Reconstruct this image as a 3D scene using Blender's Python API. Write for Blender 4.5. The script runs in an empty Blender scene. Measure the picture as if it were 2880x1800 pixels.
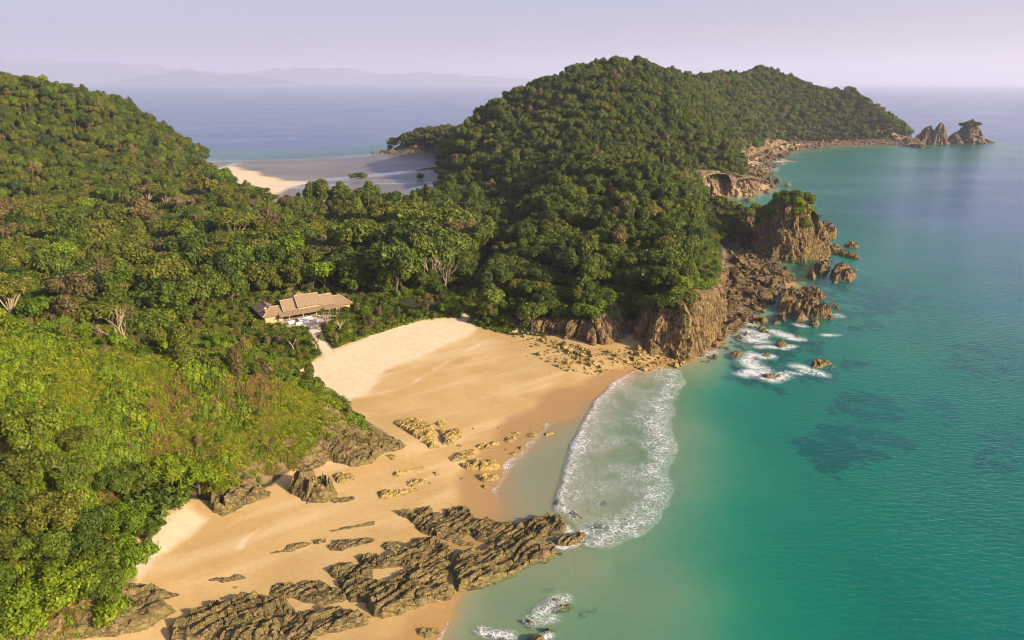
import bpy, bmesh, math, random
import numpy as np
from mathutils import Vector, Matrix, Euler

R = math.radians
scene = bpy.context.scene
# ------------------------------------------------------------------ camera, sky, sun, exposure
CAM_H, FPX, PITCH, ROLL = 80.0, 1728.0, 18.05, 0.2
SUN_EL, SUN_BEHIND = 24.0, 28.0          # degrees; the sun stands to the right and a little behind the camera
SUN_STR, SKY_STR, EXPO = 5.0, 0.078, 0.84

cam_d = bpy.data.cameras.new('camera')
cam = bpy.data.objects.new('camera', cam_d)
scene.collection.objects.link(cam)
cam.location = (0, 0, CAM_H)
cam_rot = Matrix.Rotation(R(90 - PITCH), 3, 'X') @ Matrix.Rotation(R(ROLL), 3, 'Z')
cam.rotation_euler = cam_rot.to_euler()
cam_d.sensor_fit = 'HORIZONTAL'
cam_d.sensor_width = 36.0
cam_d.lens = 36.0 * FPX / 2420.0
cam_d.clip_start, cam_d.clip_end = 1.0, 200000.0
scene.camera = cam

to_sun = Vector((math.cos(R(SUN_EL)) * math.cos(R(SUN_BEHIND)), -math.cos(R(SUN_EL)) * math.sin(R(SUN_BEHIND)), math.sin(R(SUN_EL))))
world = bpy.data.worlds.new('World')
scene.world = world
world.use_nodes = True
wn = world.node_tree.nodes
wl = world.node_tree.links
for n in list(wn):
    wn.remove(n)
sky = wn.new('ShaderNodeTexSky')
sky.sky_type = 'NISHITA'
sky.sun_disc = False
sky.sun_elevation = R(SUN_EL)
sky.sun_rotation = math.atan2(to_sun.x, to_sun.y)
sky.altitude = 100.0
sky.air_density, sky.dust_density, sky.ozone_density = 1.0, 3.5, 2.0
bg = wn.new('ShaderNodeBackground')
bg.inputs['Strength'].default_value = SKY_STR
wo = wn.new('ShaderNodeOutputWorld')
tintn = wn.new('ShaderNodeMix'); tintn.data_type = 'RGBA'; tintn.blend_type = 'MULTIPLY'; tintn.inputs[0].default_value = 1.0
tintn.inputs[7].default_value = (1.06, 1.04, 1.33, 1)
wl.new(sky.outputs[0], tintn.inputs[6]); wl.new(tintn.outputs[2], bg.inputs[0])
wl.new(bg.outputs[0], wo.inputs[0])

sun_d = bpy.data.lights.new('sun', 'SUN')
sun_d.energy, sun_d.angle, sun_d.color = SUN_STR, R(0.53), (1.0, 0.83, 0.56)
sun = bpy.data.objects.new('sun', sun_d)
scene.collection.objects.link(sun)
sun.rotation_euler = (-to_sun).to_track_quat('-Z', 'Y').to_euler()
sun.location = (200, -80, 300)

vs = scene.view_settings
vs.view_transform, vs.look, vs.exposure, vs.gamma = 'Standard', 'None', EXPO, 1.0
scene.render.engine = 'CYCLES'
cy = scene.cycles
cy.use_denoising = True
cy.max_bounces, cy.diffuse_bounces, cy.glossy_bounces = 6, 3, 2
cy.transmission_bounces, cy.transparent_max_bounces, cy.volume_bounces = 2, 12, 1
cy.sample_clamp_indirect = 6.0
cy.filter_width = 1.05

# ------------------------------------------------------------------ helpers
COL = scene.collection
def tag(o, label=None, cat=None, group=None, kind=None):
    if label: o['label'] = label
    if cat: o['category'] = cat
    if group: o['group'] = group
    if kind: o['kind'] = kind
    return o

def mesh_np(name, V, F, mat=None, smooth=False, mat_idx=None):
    V = np.asarray(V, np.float32); F = np.asarray(F, np.int32)
    me = bpy.data.meshes.new(name)
    n, k = F.shape
    me.vertices.add(len(V)); me.vertices.foreach_set('co', V.ravel())
    me.loops.add(n * k); me.loops.foreach_set('vertex_index', F.ravel())
    me.polygons.add(n); me.polygons.foreach_set('loop_start', np.arange(0, n * k, k, dtype=np.int32))
    if mat is not None:
        for m in (mat if isinstance(mat, (list, tuple)) else [mat]):
            me.materials.append(m)
    if mat_idx is not None:
        me.polygons.foreach_set('material_index', np.asarray(mat_idx, np.int32))
    me.polygons.foreach_set('use_smooth', np.full(n, bool(smooth)))
    me.update(calc_edges=True)
    me.validate()
    return me

def attr(me, name, arr):
    a = me.attributes.new(name, 'FLOAT', 'POINT')
    a.data.foreach_set('value', np.asarray(arr, np.float32))

def obj(name, me, parent=None, loc=None, link=True):
    o = bpy.data.objects.new(name, me)
    if link: COL.objects.link(o)
    if parent is not None: o.parent = parent
    if loc is not None: o.location = loc
    return o

def empty(name, loc=(0, 0, 0), rz=0.0, s=1.0):
    o = bpy.data.objects.new(name, None)
    COL.objects.link(o)
    o.location = loc; o.rotation_euler = (0, 0, rz)
    o.scale = (s, s, s) if not hasattr(s, '__len__') else s
    o.empty_display_size = 0.3
    return o

def grid_faces(nr, nc, wrap=False):
    i = np.arange(nr - 1)[:, None]; j = np.arange(nc - (0 if wrap else 1))[None, :]
    j2 = (j + 1) % nc
    a = i * nc + j; b = i * nc + j2; c = (i + 1) * nc + j2; d = (i + 1) * nc + j
    return np.stack([a, b, c, d], -1).reshape(-1, 4)

# --- vectorised noise
def _h(ix, iy, iz, s):
    n = (ix.astype(np.int64) * 374761393 + iy.astype(np.int64) * 668265263 + iz.astype(np.int64) * 2147483647 + s * 974634777) & 0xffffffff
    n = ((n ^ (n >> 13)) * 1274126177) & 0xffffffff
    n = ((n ^ (n >> 16)) * 2246822519) & 0xffffffff
    return ((n ^ (n >> 15)) & 0xffffff) / float(0xffffff)
def vnoise(x, y, z=None, s=0):
    x = np.asarray(x, float); y = np.asarray(y, float)
    z = np.zeros_like(x) if z is None else np.asarray(z, float)
    ix, iy, iz = np.floor(x), np.floor(y), np.floor(z)
    fx, fy, fz = x - ix, y - iy, z - iz
    fx = fx * fx * (3 - 2 * fx); fy = fy * fy * (3 - 2 * fy); fz = fz * fz * (3 - 2 * fz)
    r = 0
    for dx in (0, 1):
        for dy in (0, 1):
            for dz in (0, 1):
                w = (fx if dx else 1 - fx) * (fy if dy else 1 - fy) * (fz if dz else 1 - fz)
                r = r + w * _h(ix + dx, iy + dy, iz + dz, s)
    return r * 2 - 1
def fbm(x, y, z=None, o=4, s=0, g=0.5):
    r = 0; a = 1.0; f = 1.0; t = 0
    for k in range(o):
        r = r + a * vnoise(x * f, y * f, None if z is None else z * f, s + k * 17); t += a; a *= g; f *= 2.03
    return r / t
def voro(x, y, s=0):
    ix, iy = np.floor(x), np.floor(y)
    f1 = np.full(x.shape, 9.0); f2 = np.full(x.shape, 9.0); cid = np.zeros(x.shape); ox = np.zeros(x.shape); oy = np.zeros(x.shape)
    for dx in (-1, 0, 1):
        for dy in (-1, 0, 1):
            cx, cyy = ix + dx, iy + dy
            px = cx + _h(cx, cyy, cx * 0 + 1, s); py = cyy + _h(cx, cyy, cx * 0 + 2, s)
            d = np.hypot(px - x, py - y)
            near = d < f1
            f2 = np.where(near, f1, np.minimum(f2, d))
            cid = np.where(near, _h(cx, cyy, cx * 0 + 3, s), cid)
            ox = np.where(near, x - px, ox); oy = np.where(near, y - py, oy)
            f1 = np.where(near, d, f1)
    voro.off = (ox, oy)
    return f1, f2 - f1, cid
def sstep(a, b, x):
    t = np.clip((x - a) / (b - a), 0, 1)
    return t * t * (3 - 2 * t)

# --- photo pixel (in a 2420 x 1512 frame) -> world
CR = np.array(cam_rot)
def ray(u, v):
    d = CR @ np.array([(u - 1210.0) / FPX, (756.0 - v) / FPX, -1.0])
    return d
def P(u, v, z=0.0):
    d = ray(u, v); t = (z - CAM_H) / d[2]
    return np.array([d[0] * t, d[1] * t, z])
def PY(u, v, Y, dz=0.0):
    d = ray(u, v); t = Y / d[1]
    return np.array([d[0] * t, Y, CAM_H + d[2] * t + dz])
def PL(pts, z=0.0):
    return np.array([P(a, b, z)[:2] for a, b in pts])
def to_px(p):
    p = np.asarray(p, float) - np.array([0, 0, CAM_H])
    q = p @ CR
    return 1210 + FPX * q[..., 0] / -q[..., 2], 756 - FPX * q[..., 1] / -q[..., 2], -q[..., 2]
def zoomer(x0, y0, sc):
    k = 2420.0 / 2880.0
    return lambda pts: [((x0 + a / sc) * k, (y0 + b / sc) * k) for a, b in pts]
ZB = zoomer(480, 1380, 2.951); ZM = zoomer(1080, 1380, 3.361); ZC = zoomer(1050, 1150, 4.32)
ZF = zoomer(480, 1130, 3.36); ZL = zoomer(0, 1100, 2.16); ZS = zoomer(1960, 500, 4.84); ZQ = zoomer(1960, 760, 4.84)

def seg_dist(x, y, pl, closed=False):
    pl = np.asarray(pl, float)
    d = np.full(np.shape(x), 1e9); 
    m = len(pl) if closed else len(pl) - 1
    for i in range(m):
        a = pl[i]; b = pl[(i + 1) % len(pl)]
        ab = b - a; L = ab @ ab + 1e-9
        t = np.clip(((x - a[0]) * ab[0] + (y - a[1]) * ab[1]) / L, 0, 1)
        d = np.minimum(d, np.hypot(x - a[0] - t * ab[0], y - a[1] - t * ab[1]))
    return d
def inside(x, y, poly):
    r = np.zeros(np.shape(x), bool)
    n = len(poly)
    for i in range(n):
        x1, y1 = poly[i]; x2, y2 = poly[(i + 1) % n]
        c = (y1 > y) != (y2 > y)
        xi = (x2 - x1) * (y - y1) / (y2 - y1 + 1e-12) + x1
        r ^= c & (x < xi)
    return r
def sd_in(x, y, poly):
    d = seg_dist(x, y, poly, True)
    return np.where(inside(x, y, poly), d, -d)

# ------------------------------------------------------------------ the lie of the land
BP = []     # base control points x, y, z
def bp(z, pts):
    for a, b in pts:
        q = P(a, b, max(z, 0.0)); BP.append((q[0], q[1], z))
# waterline of the near beach
WATERLINE = [(960, 1640), (1020, 1512), (1045, 1470), (1062, 1425), (1085, 1385), (1130, 1370), (1300, 1290), (1395, 1265), (1330, 1222), (1210, 1228), (1150, 1225), (1152, 1160),
             (1190, 1100), (1240, 1050), (1285, 1000), (1350, 957)]
bp(0.0, [(960, 1640), (1020, 1512), (1062, 1425), (1150, 1225), (1152, 1160), (1190, 1100), (1240, 1050), (1285, 1000), (1350, 957), (1385, 968), (1440, 915), (1490, 878)])
bp(0.0, [(1560, 868), (1640, 850), (1700, 820)])
bp(-0.22, [(1300, 1120), (1310, 1180), (1250, 1190), (1350, 1020), (1260, 1100)])
bp(-0.45, [(1400, 1080), (1450, 960), (1390, 1180), (1420, 1230)])
bp(-0.7, [(1520, 1100), (1540, 970), (1480, 1240), (1600, 880)])
bp(-0.5, [(1150, 1400), (1200, 1440), (1110, 1480), (1300, 1400), (1200, 1512), (1420, 1330)])
bp(-1.1, [(1450, 1330), (1400, 1450), (1500, 1512), (1600, 1400), (1620, 1150), (1630, 1000), (1650, 900)])
bp(-1.9, [(1700, 900), (1690, 1020), (1700, 1200), (1700, 1400), (1700, 1512), (1720, 860)])
bp(-3.6, [(1780, 1000), (1800, 1200), (1820, 1400), (1840, 1512), (1780, 900)])
bp(-5.5, [(1950, 900), (1980, 1050), (2000, 1200), (2050, 1400), (2080, 1512)])
bp(-7.5, [(2150, 900), (2250, 1100), (2400, 1300), (2420, 1500), (2420, 1000), (2300, 800), (2700, 1200)])
bp(-4.0, [(1850, 820), (1900, 760), (2000, 740), (2050, 780)])
bp(-9.0, [(2200, 700), (2400, 700), (2150, 600), (2420, 600), (2800, 800)])
bp(-12.0, [(2100, 500), (2400, 500), (2300, 400), (2700, 500), (2420, 340), (2600, 360)])
bp(-5.0, [(1850, 480), (1900, 430), (1950, 400), (2050, 370), (2150, 360)])
bp(-1.2, [(1720, 480), (1830, 400), (1870, 370), (1950, 350), (2050, 348)])
bp(-3.0, [(1885, 385), (1855, 412), (1905, 366), (1860, 440), (1872, 379), (1864, 384), (1882, 376)])
bp(-15.0, [(600, 300), (900, 290), (2500, 290), (2300, 300), (400, 310)])
bp(-7.0, [(600, 366), (700, 364), (800, 357)])
bp(-13.0, [(600, 350), (850, 340), (720, 350)])
# shore platforms of the headland
bp(0.4, [(1740, 740), (1770, 700), (1800, 650), (1730, 660), (1700, 780), (1760, 620), (1860, 660)])
bp(-0.6, [(1800, 745), (1850, 690), (1780, 775)])
bp(0.2, [(1690, 465), (1790, 455), (1810, 420), (1800, 392), (1845, 362), (1910, 346), (2000, 340), (2150, 338)])
bp(1.5, [(1760, 400), (1780, 380), (1820, 350), (1900, 337), (2000, 332), (2120, 330)])
# sand
bp(0.9, [(1250, 960), (1130, 1060), (1060, 1180), (960, 1330), (1000, 1420), (900, 1490), (1370, 900)])
bp(0.45, [(1330, 935), (1410, 905)])
bp(1.8, [(1000, 960), (900, 1120), (800, 1230), (640, 1330), (520, 1430), (420, 1500), (1200, 850), (1350, 860), (1480, 845)])
bp(3.0, [(850, 930), (1000, 830), (1150, 785), (420, 1300), (370, 1420), (580, 1210), (840, 1090), (950, 1050)])
bp(4.2, [(690, 885), (780, 828), (900, 785), (1080, 752), (300, 1370), (345, 1245), (450, 1190)])
bp(5.8, [(700, 790), (850, 740), (1050, 715), (600, 770), (720, 745), (820, 715)])
bp(7.0, [(600, 700), (900, 650), (1050, 600), (500, 620), (300, 640)])
bp(4.0, [(900, 560), (700, 560), (1100, 540), (500, 520)])
bp(1.4, [(700, 488), (640, 480), (560, 445), (480, 408), (1050, 470), (900, 484)])
bp(0.35, [(560, 400), (650, 420), (760, 430), (900, 430), (1020, 430), (700, 390), (900, 385), (1030, 372)])
bp(0.1, [(500, 384), (620, 377), (760, 373), (900, 363)])
bp(9.0, [(0, 560), (-300, 560), (100, 620), (0, 700), (-300, 800), (0, 900), (0, 1200), (-300, 1200)])
bp(4.0, [(0, 1500), (150, 1500), (-300, 1600)])
for x, y, z in [(640, 1200, -14), (700, 1500, -15), (0, 1500, -15), (-500, 1300, -15), (-1000, 1200, -15), (-160, 1010, -10), (60, 1150, -10), (1200, 600, -15), (1200, 0, -12), (300, 0, -6), (-250, 0, 8), (-80, 40, 0), (-30, 30, -2),
                (450, 1150, 2), (300, 1050, 3), (150, 900, 3), (60, 760, 3), (300, 800, 3), (200, 600, 3), (130, 420, 4), (110, 300, 3), (540, 1120, 2), (-120, 930, 2), (-420, 850, 0), (-600, 600, 5), (-900, 500, 5), (-1000, 950, -15), (-500, 1000, -12)]:
    BP.append((x, y, z))
BP = np.array(BP)
def _solve():
    X = BP[:, :2]
    D = np.hypot(X[:, None, 0] - X[None, :, 0], X[:, None, 1] - X[None, :, 1])
    n = len(X)
    A = np.zeros((n + 1, n + 1)); A[:n, :n] = -D + np.eye(n) * 1.5; A[:n, n] = 1; A[n, :n] = 1
    return np.linalg.solve(A, np.append(BP[:, 2], 0))
BW = _solve()
def base_h(x, y):
    r = np.full(np.shape(x), BW[-1])
    for (a, b, c), w in zip(BP, BW[:-1]):
        r = r - w * np.sqrt((x - a) ** 2 + (y - b) ** 2)
    return r

class Hill:
    def __init__(self, foot, ridges, pw, rough, seed, cut=0.0):
        self.foot, self.pw, self.rough, self.seed, self.cut = np.asarray(foot), pw, rough, seed, cut
        self.ridges = []
        for rg in ridges:
            rg = rg.copy(); rg[:, 2] = np.maximum(rg[:, 2] - np.maximum(base_h(rg[:, 0], rg[:, 1]), 0), 0.5)
            self.ridges.append(rg)
    def __call__(self, x, y):
        x = np.asarray(x, float); y = np.asarray(y, float)
        out = np.zeros(x.shape)
        lo = self.foot.min(0); hi = self.foot.max(0)
        m = (x > lo[0]) & (x < hi[0]) & (y > lo[1]) & (y < hi[1])
        if not m.any(): return out
        xs, ys = x[m], y[m]
        df = sd_in(xs, ys, self.foot)
        k = df > 0
        if not k.any(): return out
        xs, ys, df = xs[k], ys[k], df[k]
        num = 0; den = 0; dr = np.full(xs.shape, 1e9)
        for rg in self.ridges:
            for i in range(len(rg) - 1):
                a, b = rg[i], rg[i + 1]
                ab = b[:2] - a[:2]; L = ab @ ab + 1e-9
                t = np.clip(((xs - a[0]) * ab[0] + (ys - a[1]) * ab[1]) / L, 0, 1)
                d = np.hypot(xs - a[0] - t * ab[0], ys - a[1] - t * ab[1])
                w = 1.0 / (d + 2.0) ** 3
                num = num + w * (a[2] + t * (b[2] - a[2])); den = den + w
                dr = np.minimum(dr, d)
        H = num / den
        nz = fbm(xs / 55.0, ys / 55.0, o=4, s=self.seed)
        t = df / (df + dr)
        t = np.clip(t * (1 + 0.25 * self.rough * nz * (1 - t)), 0, 1)
        h = H * (1 - (1 - t) ** self.pw) 
        h = h + self.rough * nz * np.minimum(df * 0.2, 5.0)
        v = np.zeros(k.shape); v[k] = np.maximum(h, 0)
        out[m] = v
        return out

def RG(pts, dz=-10.0):
    return np.array([PY(u, v, Y, dz) for u, v, Y in pts])
W2 = lambda *p: np.array(p, float)
GRASS_FOOT = np.vstack([PL([(40, 1600), (230, 1530), (330, 1470), (330, 1390), (300, 1355), (345, 1250), (450, 1193), (520, 1205), (600, 1180), (660, 1140), (720, 1120), (800, 1100), (880, 1085), (955, 1052)], 2.0),
                        PL([(900, 1010), (830, 965), (710, 878), (640, 850), (560, 815), (420, 780), (200, 745), (-200, 720)], 3.5), W2((-260, 240), (-260, 20), (-110, 20))])
hill_grass = Hill(GRASS_FOOT, [RG([(905, 1025, 152), (860, 1000, 153), (800, 966, 151), (740, 925, 149), (690, 892, 147), (560, 866, 142), (400, 836, 136), (200, 800, 131), (0, 762, 126), (-300, 725, 122)], -2.2)], 1.25, 0.5, 3)
HEAD_FOOT = np.vstack([PL([(1100, 742), (1170, 768), (1240, 783), (1300, 797), (1400, 818), (1460, 812), (1485, 785), (1505, 790), (1530, 825), (1600, 838), (1660, 826), (1688, 790), (1692, 740), (1695, 690), (1715, 640), (1715, 595), (1760, 570), (1800, 552), (1790, 530), (1735, 508), (1690, 495), (1648, 478), (1660, 468), (1690, 460), (1735, 458), (1785, 455), (1778, 435), (1752, 415), (1735, 385), (1760, 368), (1800, 352), (1850, 336), (1950, 330), (2050, 328), (2148, 328)], 1.0),
                       W2((655, 1180), (560, 1330), (420, 1370), (220, 1290), (60, 1100), (-60, 990)), PL([(905, 354), (960, 360), (1036, 364), (1032, 400), (1034, 432), (1080, 455), (1150, 478), (1210, 520), (1190, 590), (1140, 660), (1105, 715)], 2.5)])
main_ridge = RG([(1120, 275, 655), (1180, 232, 665), (1240, 205, 680), (1350, 160, 705), (1440, 134, 730), (1500, 140, 760), (1550, 160, 810), (1640, 184, 920), (1700, 174, 1030), (1750, 172, 1090), (1810, 160, 1150), (1880, 188, 1180), (1940, 208, 1190), (2010, 208, 1185), (2070, 248, 1150), (2115, 290, 1120)])
knoll = np.vstack([RG([(1640, 688, 221)], 0), RG([(1610, 600, 255), (1575, 490, 325), (1520, 410, 390), (1430, 380, 425)], -8), np.array([[60.0, 520.0, 34.0]]), main_ridge[4][None]])
knoll_w = RG([(1430, 380, 425), (1330, 440, 380), (1250, 530, 320)], -9)
spur = RG([(1060, 302, 880), (1000, 303, 890), (940, 325, 900)], -9)
hill_head = Hill(HEAD_FOOT, [main_ridge, knoll, knoll_w, spur], 1.55, 0.75, 11)
LEFT_FOOT = np.vstack([PL([(498, 384), (470, 402), (420, 430), (300, 470), (150, 520), (0, 555), (-300, 590)], 4.0), W2((-600, 330), (-1100, 420), (-1150, 900), (-520, 960), (-380, 880))])
hill_left = Hill(LEFT_FOOT, [RG([(478, 365, 775), (440, 333, 750), (400, 303, 725), (330, 266, 695), (250, 222, 665), (150, 194, 635), (80, 180, 615), (0, 172, 600), (-300, 110, 560), (-800, 60, 560)])], 1.35, 0.6, 23)
STACK_C = P(1868, 608, 0)
_lo = P(620, 750, 8.6); LSC = 0.93
def LW(pts):
    c_, s_ = math.cos(R(34)), math.sin(R(34))
    return np.array([(_lo[0] + LSC * (a * c_ - b * s_), _lo[1] + LSC * (a * s_ + b * c_)) for a, b in pts])
CLEAR = LW([(-2, -1.5), (5, -3), (6, -8), (16, -10.5), (25, -7), (25.5, -2.5), (33, -2), (33, 8), (22, 9), (22, 14.5), (10, 14.5), (8, 15), (-1, 15)])
YARD = LW([(-8, 1.5), (-1, -1), (5, -3), (6, -8), (16, -10.5), (25, -7), (25.5, -2.5), (0, 0)])
def H(x, y):
    x = np.asarray(x, float); y = np.asarray(y, float)
    hn = hill_grass(x, y) + hill_head(x, y)
    h = base_h(x, y) + hn + hill_left(x, y)
    m = (x > -140) & (x < 200) & (y > 60) & (y < 520)
    if m.any():
        xm, ym = x[m], y[m]
        h[m] += fbm(xm / 14, ym / 14, o=3, s=41) * 0.12 + fbm(xm / 4, ym / 4, o=4, s=44) * 1.3 * sstep(0.5, 4, hn[m])
    m = (x > -115) & (x < -30) & (y > 190) & (y < 290)
    if m.any():
        k = sstep(-5.0, 0.0, sd_in(x[m], y[m], CLEAR))
        h[m] = h[m] * (1 - k) + 6.0 * k
    return h
def hit(u, v, off=0.0, far=1500.0):
    d = ray(u, v); d = d / d[1]
    Y = np.concatenate([np.arange(60, 420, 0.5), np.arange(420, far, 3.0)])
    p = np.array([0, 0, CAM_H])[None] + d[None] * Y[:, None]
    g = np.maximum(H(p[:, 0], p[:, 1]), 0.0) + off - p[:, 2]
    i = np.argmax(g > 0)
    q = p[i]
    return np.array([q[0], q[1], float(np.maximum(H(q[0:1], q[1:2]), 0)[0])])

# ------------------------------------------------------------------ materials
class NT:
    def __init__(self, name):
        self.m = bpy.data.materials.new(name); self.m.use_nodes = True
        self.t = self.m.node_tree
        for n in list(self.t.nodes): self.t.nodes.remove(n)
        self.out = self.t.nodes.new('ShaderNodeOutputMaterial')
    def n(self, typ, **kw):
        nd = self.t.nodes.new(typ)
        for k, v in kw.items(): setattr(nd, k, v)
        return nd
    def l(self, a, b): self.t.links.new(a, b)
    def setin(self, nd, key, v):
        if hasattr(v, 'is_linked'): self.l(v, nd.inputs[key])
        else: nd.inputs[key].default_value = v
    def math(self, op, a, b=None, c=None, clamp=False):
        nd = self.n('ShaderNodeMath', operation=op, use_clamp=clamp)
        self.setin(nd, 0, a)
        if b is not None: self.setin(nd, 1, b)
        if c is not None: self.setin(nd, 2, c)
        return nd.outputs[0]
    def mix(self, fac, a, b, blend='MIX'):
        nd = self.n('ShaderNodeMix', data_type='RGBA', blend_type=blend)
        self.setin(nd, 0, fac)
        for i, v in ((6, a), (7, b)):
            if hasattr(v, 'is_linked'): self.l(v, nd.inputs[i])
            else: nd.inputs[i].default_value = (*v, 1)
        return nd.outputs[2]
    def noise(self, vec, scale, detail=4.0, rough=0.55, dist=0.0, col=False):
        nd = self.n('ShaderNodeTexNoise')
        if vec is not None: self.l(vec, nd.inputs['Vector'])
        nd.inputs['Scale'].default_value = scale; nd.inputs['Detail'].default_value = detail
        nd.inputs['Roughness'].default_value = rough; nd.inputs['Distortion'].default_value = dist
        return nd.outputs['Color' if col else 'Fac']
    def voro(self, vec, scale, feature='DISTANCE_TO_EDGE', out='Distance', rnd=1.0):
        nd = self.n('ShaderNodeTexVoronoi', feature=feature)
        if vec is not None: self.l(vec, nd.inputs['Vector'])
        nd.inputs['Scale'].default_value = scale; nd.inputs['Randomness'].default_value = rnd
        return nd.outputs[out]
    def ramp(self, fac, stops, interp='LINEAR'):
        nd = self.n('ShaderNodeValToRGB'); nd.color_ramp.interpolation = interp
        e = nd.color_ramp.elements
        while len(e) < len(stops): e.new(0.5)
        for el, (p, c) in zip(e, stops):
            el.position = p; el.color = (*c, 1) if hasattr(c, '__len__') else (c, c, c, 1)
        self.l(fac, nd.inputs[0])
        return nd.outputs[0]
    def range(self, v, a, b, c=0.0, d=1.0, smooth=False):
        nd = self.n('ShaderNodeMapRange', interpolation_type='SMOOTHSTEP' if smooth else 'LINEAR')
        self.setin(nd, 'Value', v)
        for k, q in (('From Min', a), ('From Max', b), ('To Min', c), ('To Max', d)): nd.inputs[k].default_value = q
        return nd.outputs[0]
    def attr(self, name, out='Fac'):
        return self.n('ShaderNodeAttribute', attribute_name=name).outputs[out]
    def pos(self): return self.n('ShaderNodeNewGeometry').outputs['Position']
    def objc(self): return self.n('ShaderNodeTexCoord').outputs['Object']
    def mapping(self, vec, scale=(1, 1, 1), rot=(0, 0, 0)):
        nd = self.n('ShaderNodeMapping'); self.l(vec, nd.inputs[0])
        nd.inputs['Scale'].default_value = scale; nd.inputs['Rotation'].default_value = rot
        return nd.outputs[0]
    def bump(self, h, strength, dist, normal=None):
        nd = self.n('ShaderNodeBump'); nd.inputs['Strength'].default_value = strength; nd.inputs['Distance'].default_value = dist
        self.l(h, nd.inputs['Height'])
        if normal is not None: self.l(normal, nd.inputs['Normal'])
        return nd.outputs[0]
    def bsdf(self, col, rough=0.9, normal=None, spec=0.3):
        b = self.n('ShaderNodeBsdfPrincipled')
        self.setin(b, 'Base Color', col if hasattr(col, 'is_linked') else (*col, 1))
        self.setin(b, 'Roughness', rough)
        self.setin(b, 'Specular IOR Level', spec)
        if normal is not None: self.l(normal, b.inputs['Normal'])
        return b
    def done(self, sh): self.l(sh, self.out.inputs[0]); return self.m

def mat_ground():
    t = NT('ground'); p = t.pos()
    n2 = t.noise(p, 1.1, 3, 0.65)
    c = t.mix(t.range(n2, 0.3, 0.7, 0, 0.14), t.attr('tint', 'Color'), (0.10, 0.06, 0.025))
    rough = t.attr('gloss')
    b = t.bsdf(c, rough, t.bump(n2, 0.3, 0.08), 0.3)
    return t.done(b.outputs[0])

def mat_water(foamy):
    t = NT('sea_water_with_foam' if foamy else 'sea_water'); p = t.pos()
    d = t.attr('depth'); dn = t.attr('depth_mottled')
    def ex(k): return t.math('POWER', 2.71828, t.math('MULTIPLY', dn, -k))
    cc = t.n('ShaderNodeCombineColor')
    t.l(ex(0.48), cc.inputs[0]); t.l(ex(0.12), cc.inputs[1]); t.l(ex(0.15), cc.inputs[2])
    tr = t.n('ShaderNodeBsdfTransparent'); t.l(cc.outputs[0], tr.inputs[0])
    far = t.range(d, 8.0, 12.5)
    sc = t.mix(far, (0.001, 0.125, 0.112), (0.032, 0.088, 0.225))
    sc = t.mix(t.range(d, 0.0, 2.5), (0.09, 0.22, 0.14), sc)
    ss = t.math('SUBTRACT', 1.0, ex(0.17))
    df = t.n('ShaderNodeBsdfDiffuse'); t.l(t.mix(ss, (0, 0, 0), sc), df.inputs[0])
    body = t.n('ShaderNodeAddShader'); t.l(tr.outputs[0], body.inputs[0]); t.l(df.outputs[0], body.inputs[1])
    # surface: wind ripples
    w1 = t.noise(t.mapping(p, (0.40, 1.05, 1), (0, 0, R(-14))), 1.0, 3, 0.65, 0.4)
    nb = t.bump(t.math('MULTIPLY', w1, t.attr('chop')), 0.8, 1.0)
    gl = t.n('ShaderNodeBsdfGlossy'); gl.inputs['Roughness'].default_value = 0.12; t.l(nb, gl.inputs['Normal'])
    gl.inputs['Color'].default_value = (1, 1, 1, 1)
    dt = t.n('ShaderNodeVectorMath', operation='DOT_PRODUCT'); t.l(nb, dt.inputs[0]); t.l(t.n('ShaderNodeNewGeometry').outputs['Incoming'], dt.inputs[1])
    ndv = t.math('ABSOLUTE', dt.outputs['Value'])
    fres = t.math('ADD', 0.02, t.math('MULTIPLY', 0.98, t.math('POWER', t.math('SUBTRACT', 1.0, ndv, clamp=True), 5.0)))
    surf = t.n('ShaderNodeMixShader'); t.l(t.math('MULTIPLY', fres, 0.7), surf.inputs[0]); t.l(body.outputs[0], surf.inputs[1]); t.l(gl.outputs[0], surf.inputs[2])
    if not foamy: return t.done(surf.outputs[0])
    # foam lace
    wp = t.n('ShaderNodeVectorMath', operation='ADD'); t.l(p, wp.inputs[0])
    wv = t.n('ShaderNodeVectorMath', operation='SCALE'); t.l(t.noise(p, 0.55, 3, 0.6, col=True), wv.inputs[0]); wv.inputs['Scale'].default_value = 2.6
    t.l(wv.outputs[0], wp.inputs[1])
    e1 = t.voro(t.mapping(wp.outputs[0], (1.0, 1.35, 1), (0, 0, R(-20))), 0.85); e2 = t.voro(wp.outputs[0], 2.3)
    fo = t.attr('foam')
    fn = t.math('MULTIPLY', fo, t.range(t.noise(p, 0.35, 5, 0.7), 0.28, 0.72, 0.2, 1.4))
    l1 = t.range(t.math('SUBTRACT', t.math('MULTIPLY', fn, 0.13), e1), -0.03, 0.05); l2 = t.range(t.math('SUBTRACT', t.math('MULTIPLY', fn, 0.12), e2), -0.03, 0.05)
    lace = t.math('MAXIMUM', l1, t.math('MULTIPLY', l2, 0.7))
    solid = t.range(t.math('ADD', fn, t.math('MULTIPLY', t.noise(p, 2.2, 4, 0.7), 0.9)), 1.1, 1.7)
    fm = t.math('MULTIPLY', t.math('MAXIMUM', lace, solid), t.range(fo, 0.05, 0.2), clamp=True)
    fd = t.n('ShaderNodeBsdfDiffuse'); fd.inputs[0].default_value = (0.80, 0.80, 0.78, 1)
    fin = t.n('ShaderNodeMixShader'); t.l(t.math('MULTIPLY', fm, 0.85), fin.inputs[0]); t.l(surf.outputs[0], fin.inputs[1]); t.l(fd.outputs[0], fin.inputs[2])
    return t.done(fin.outputs[0])

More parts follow.
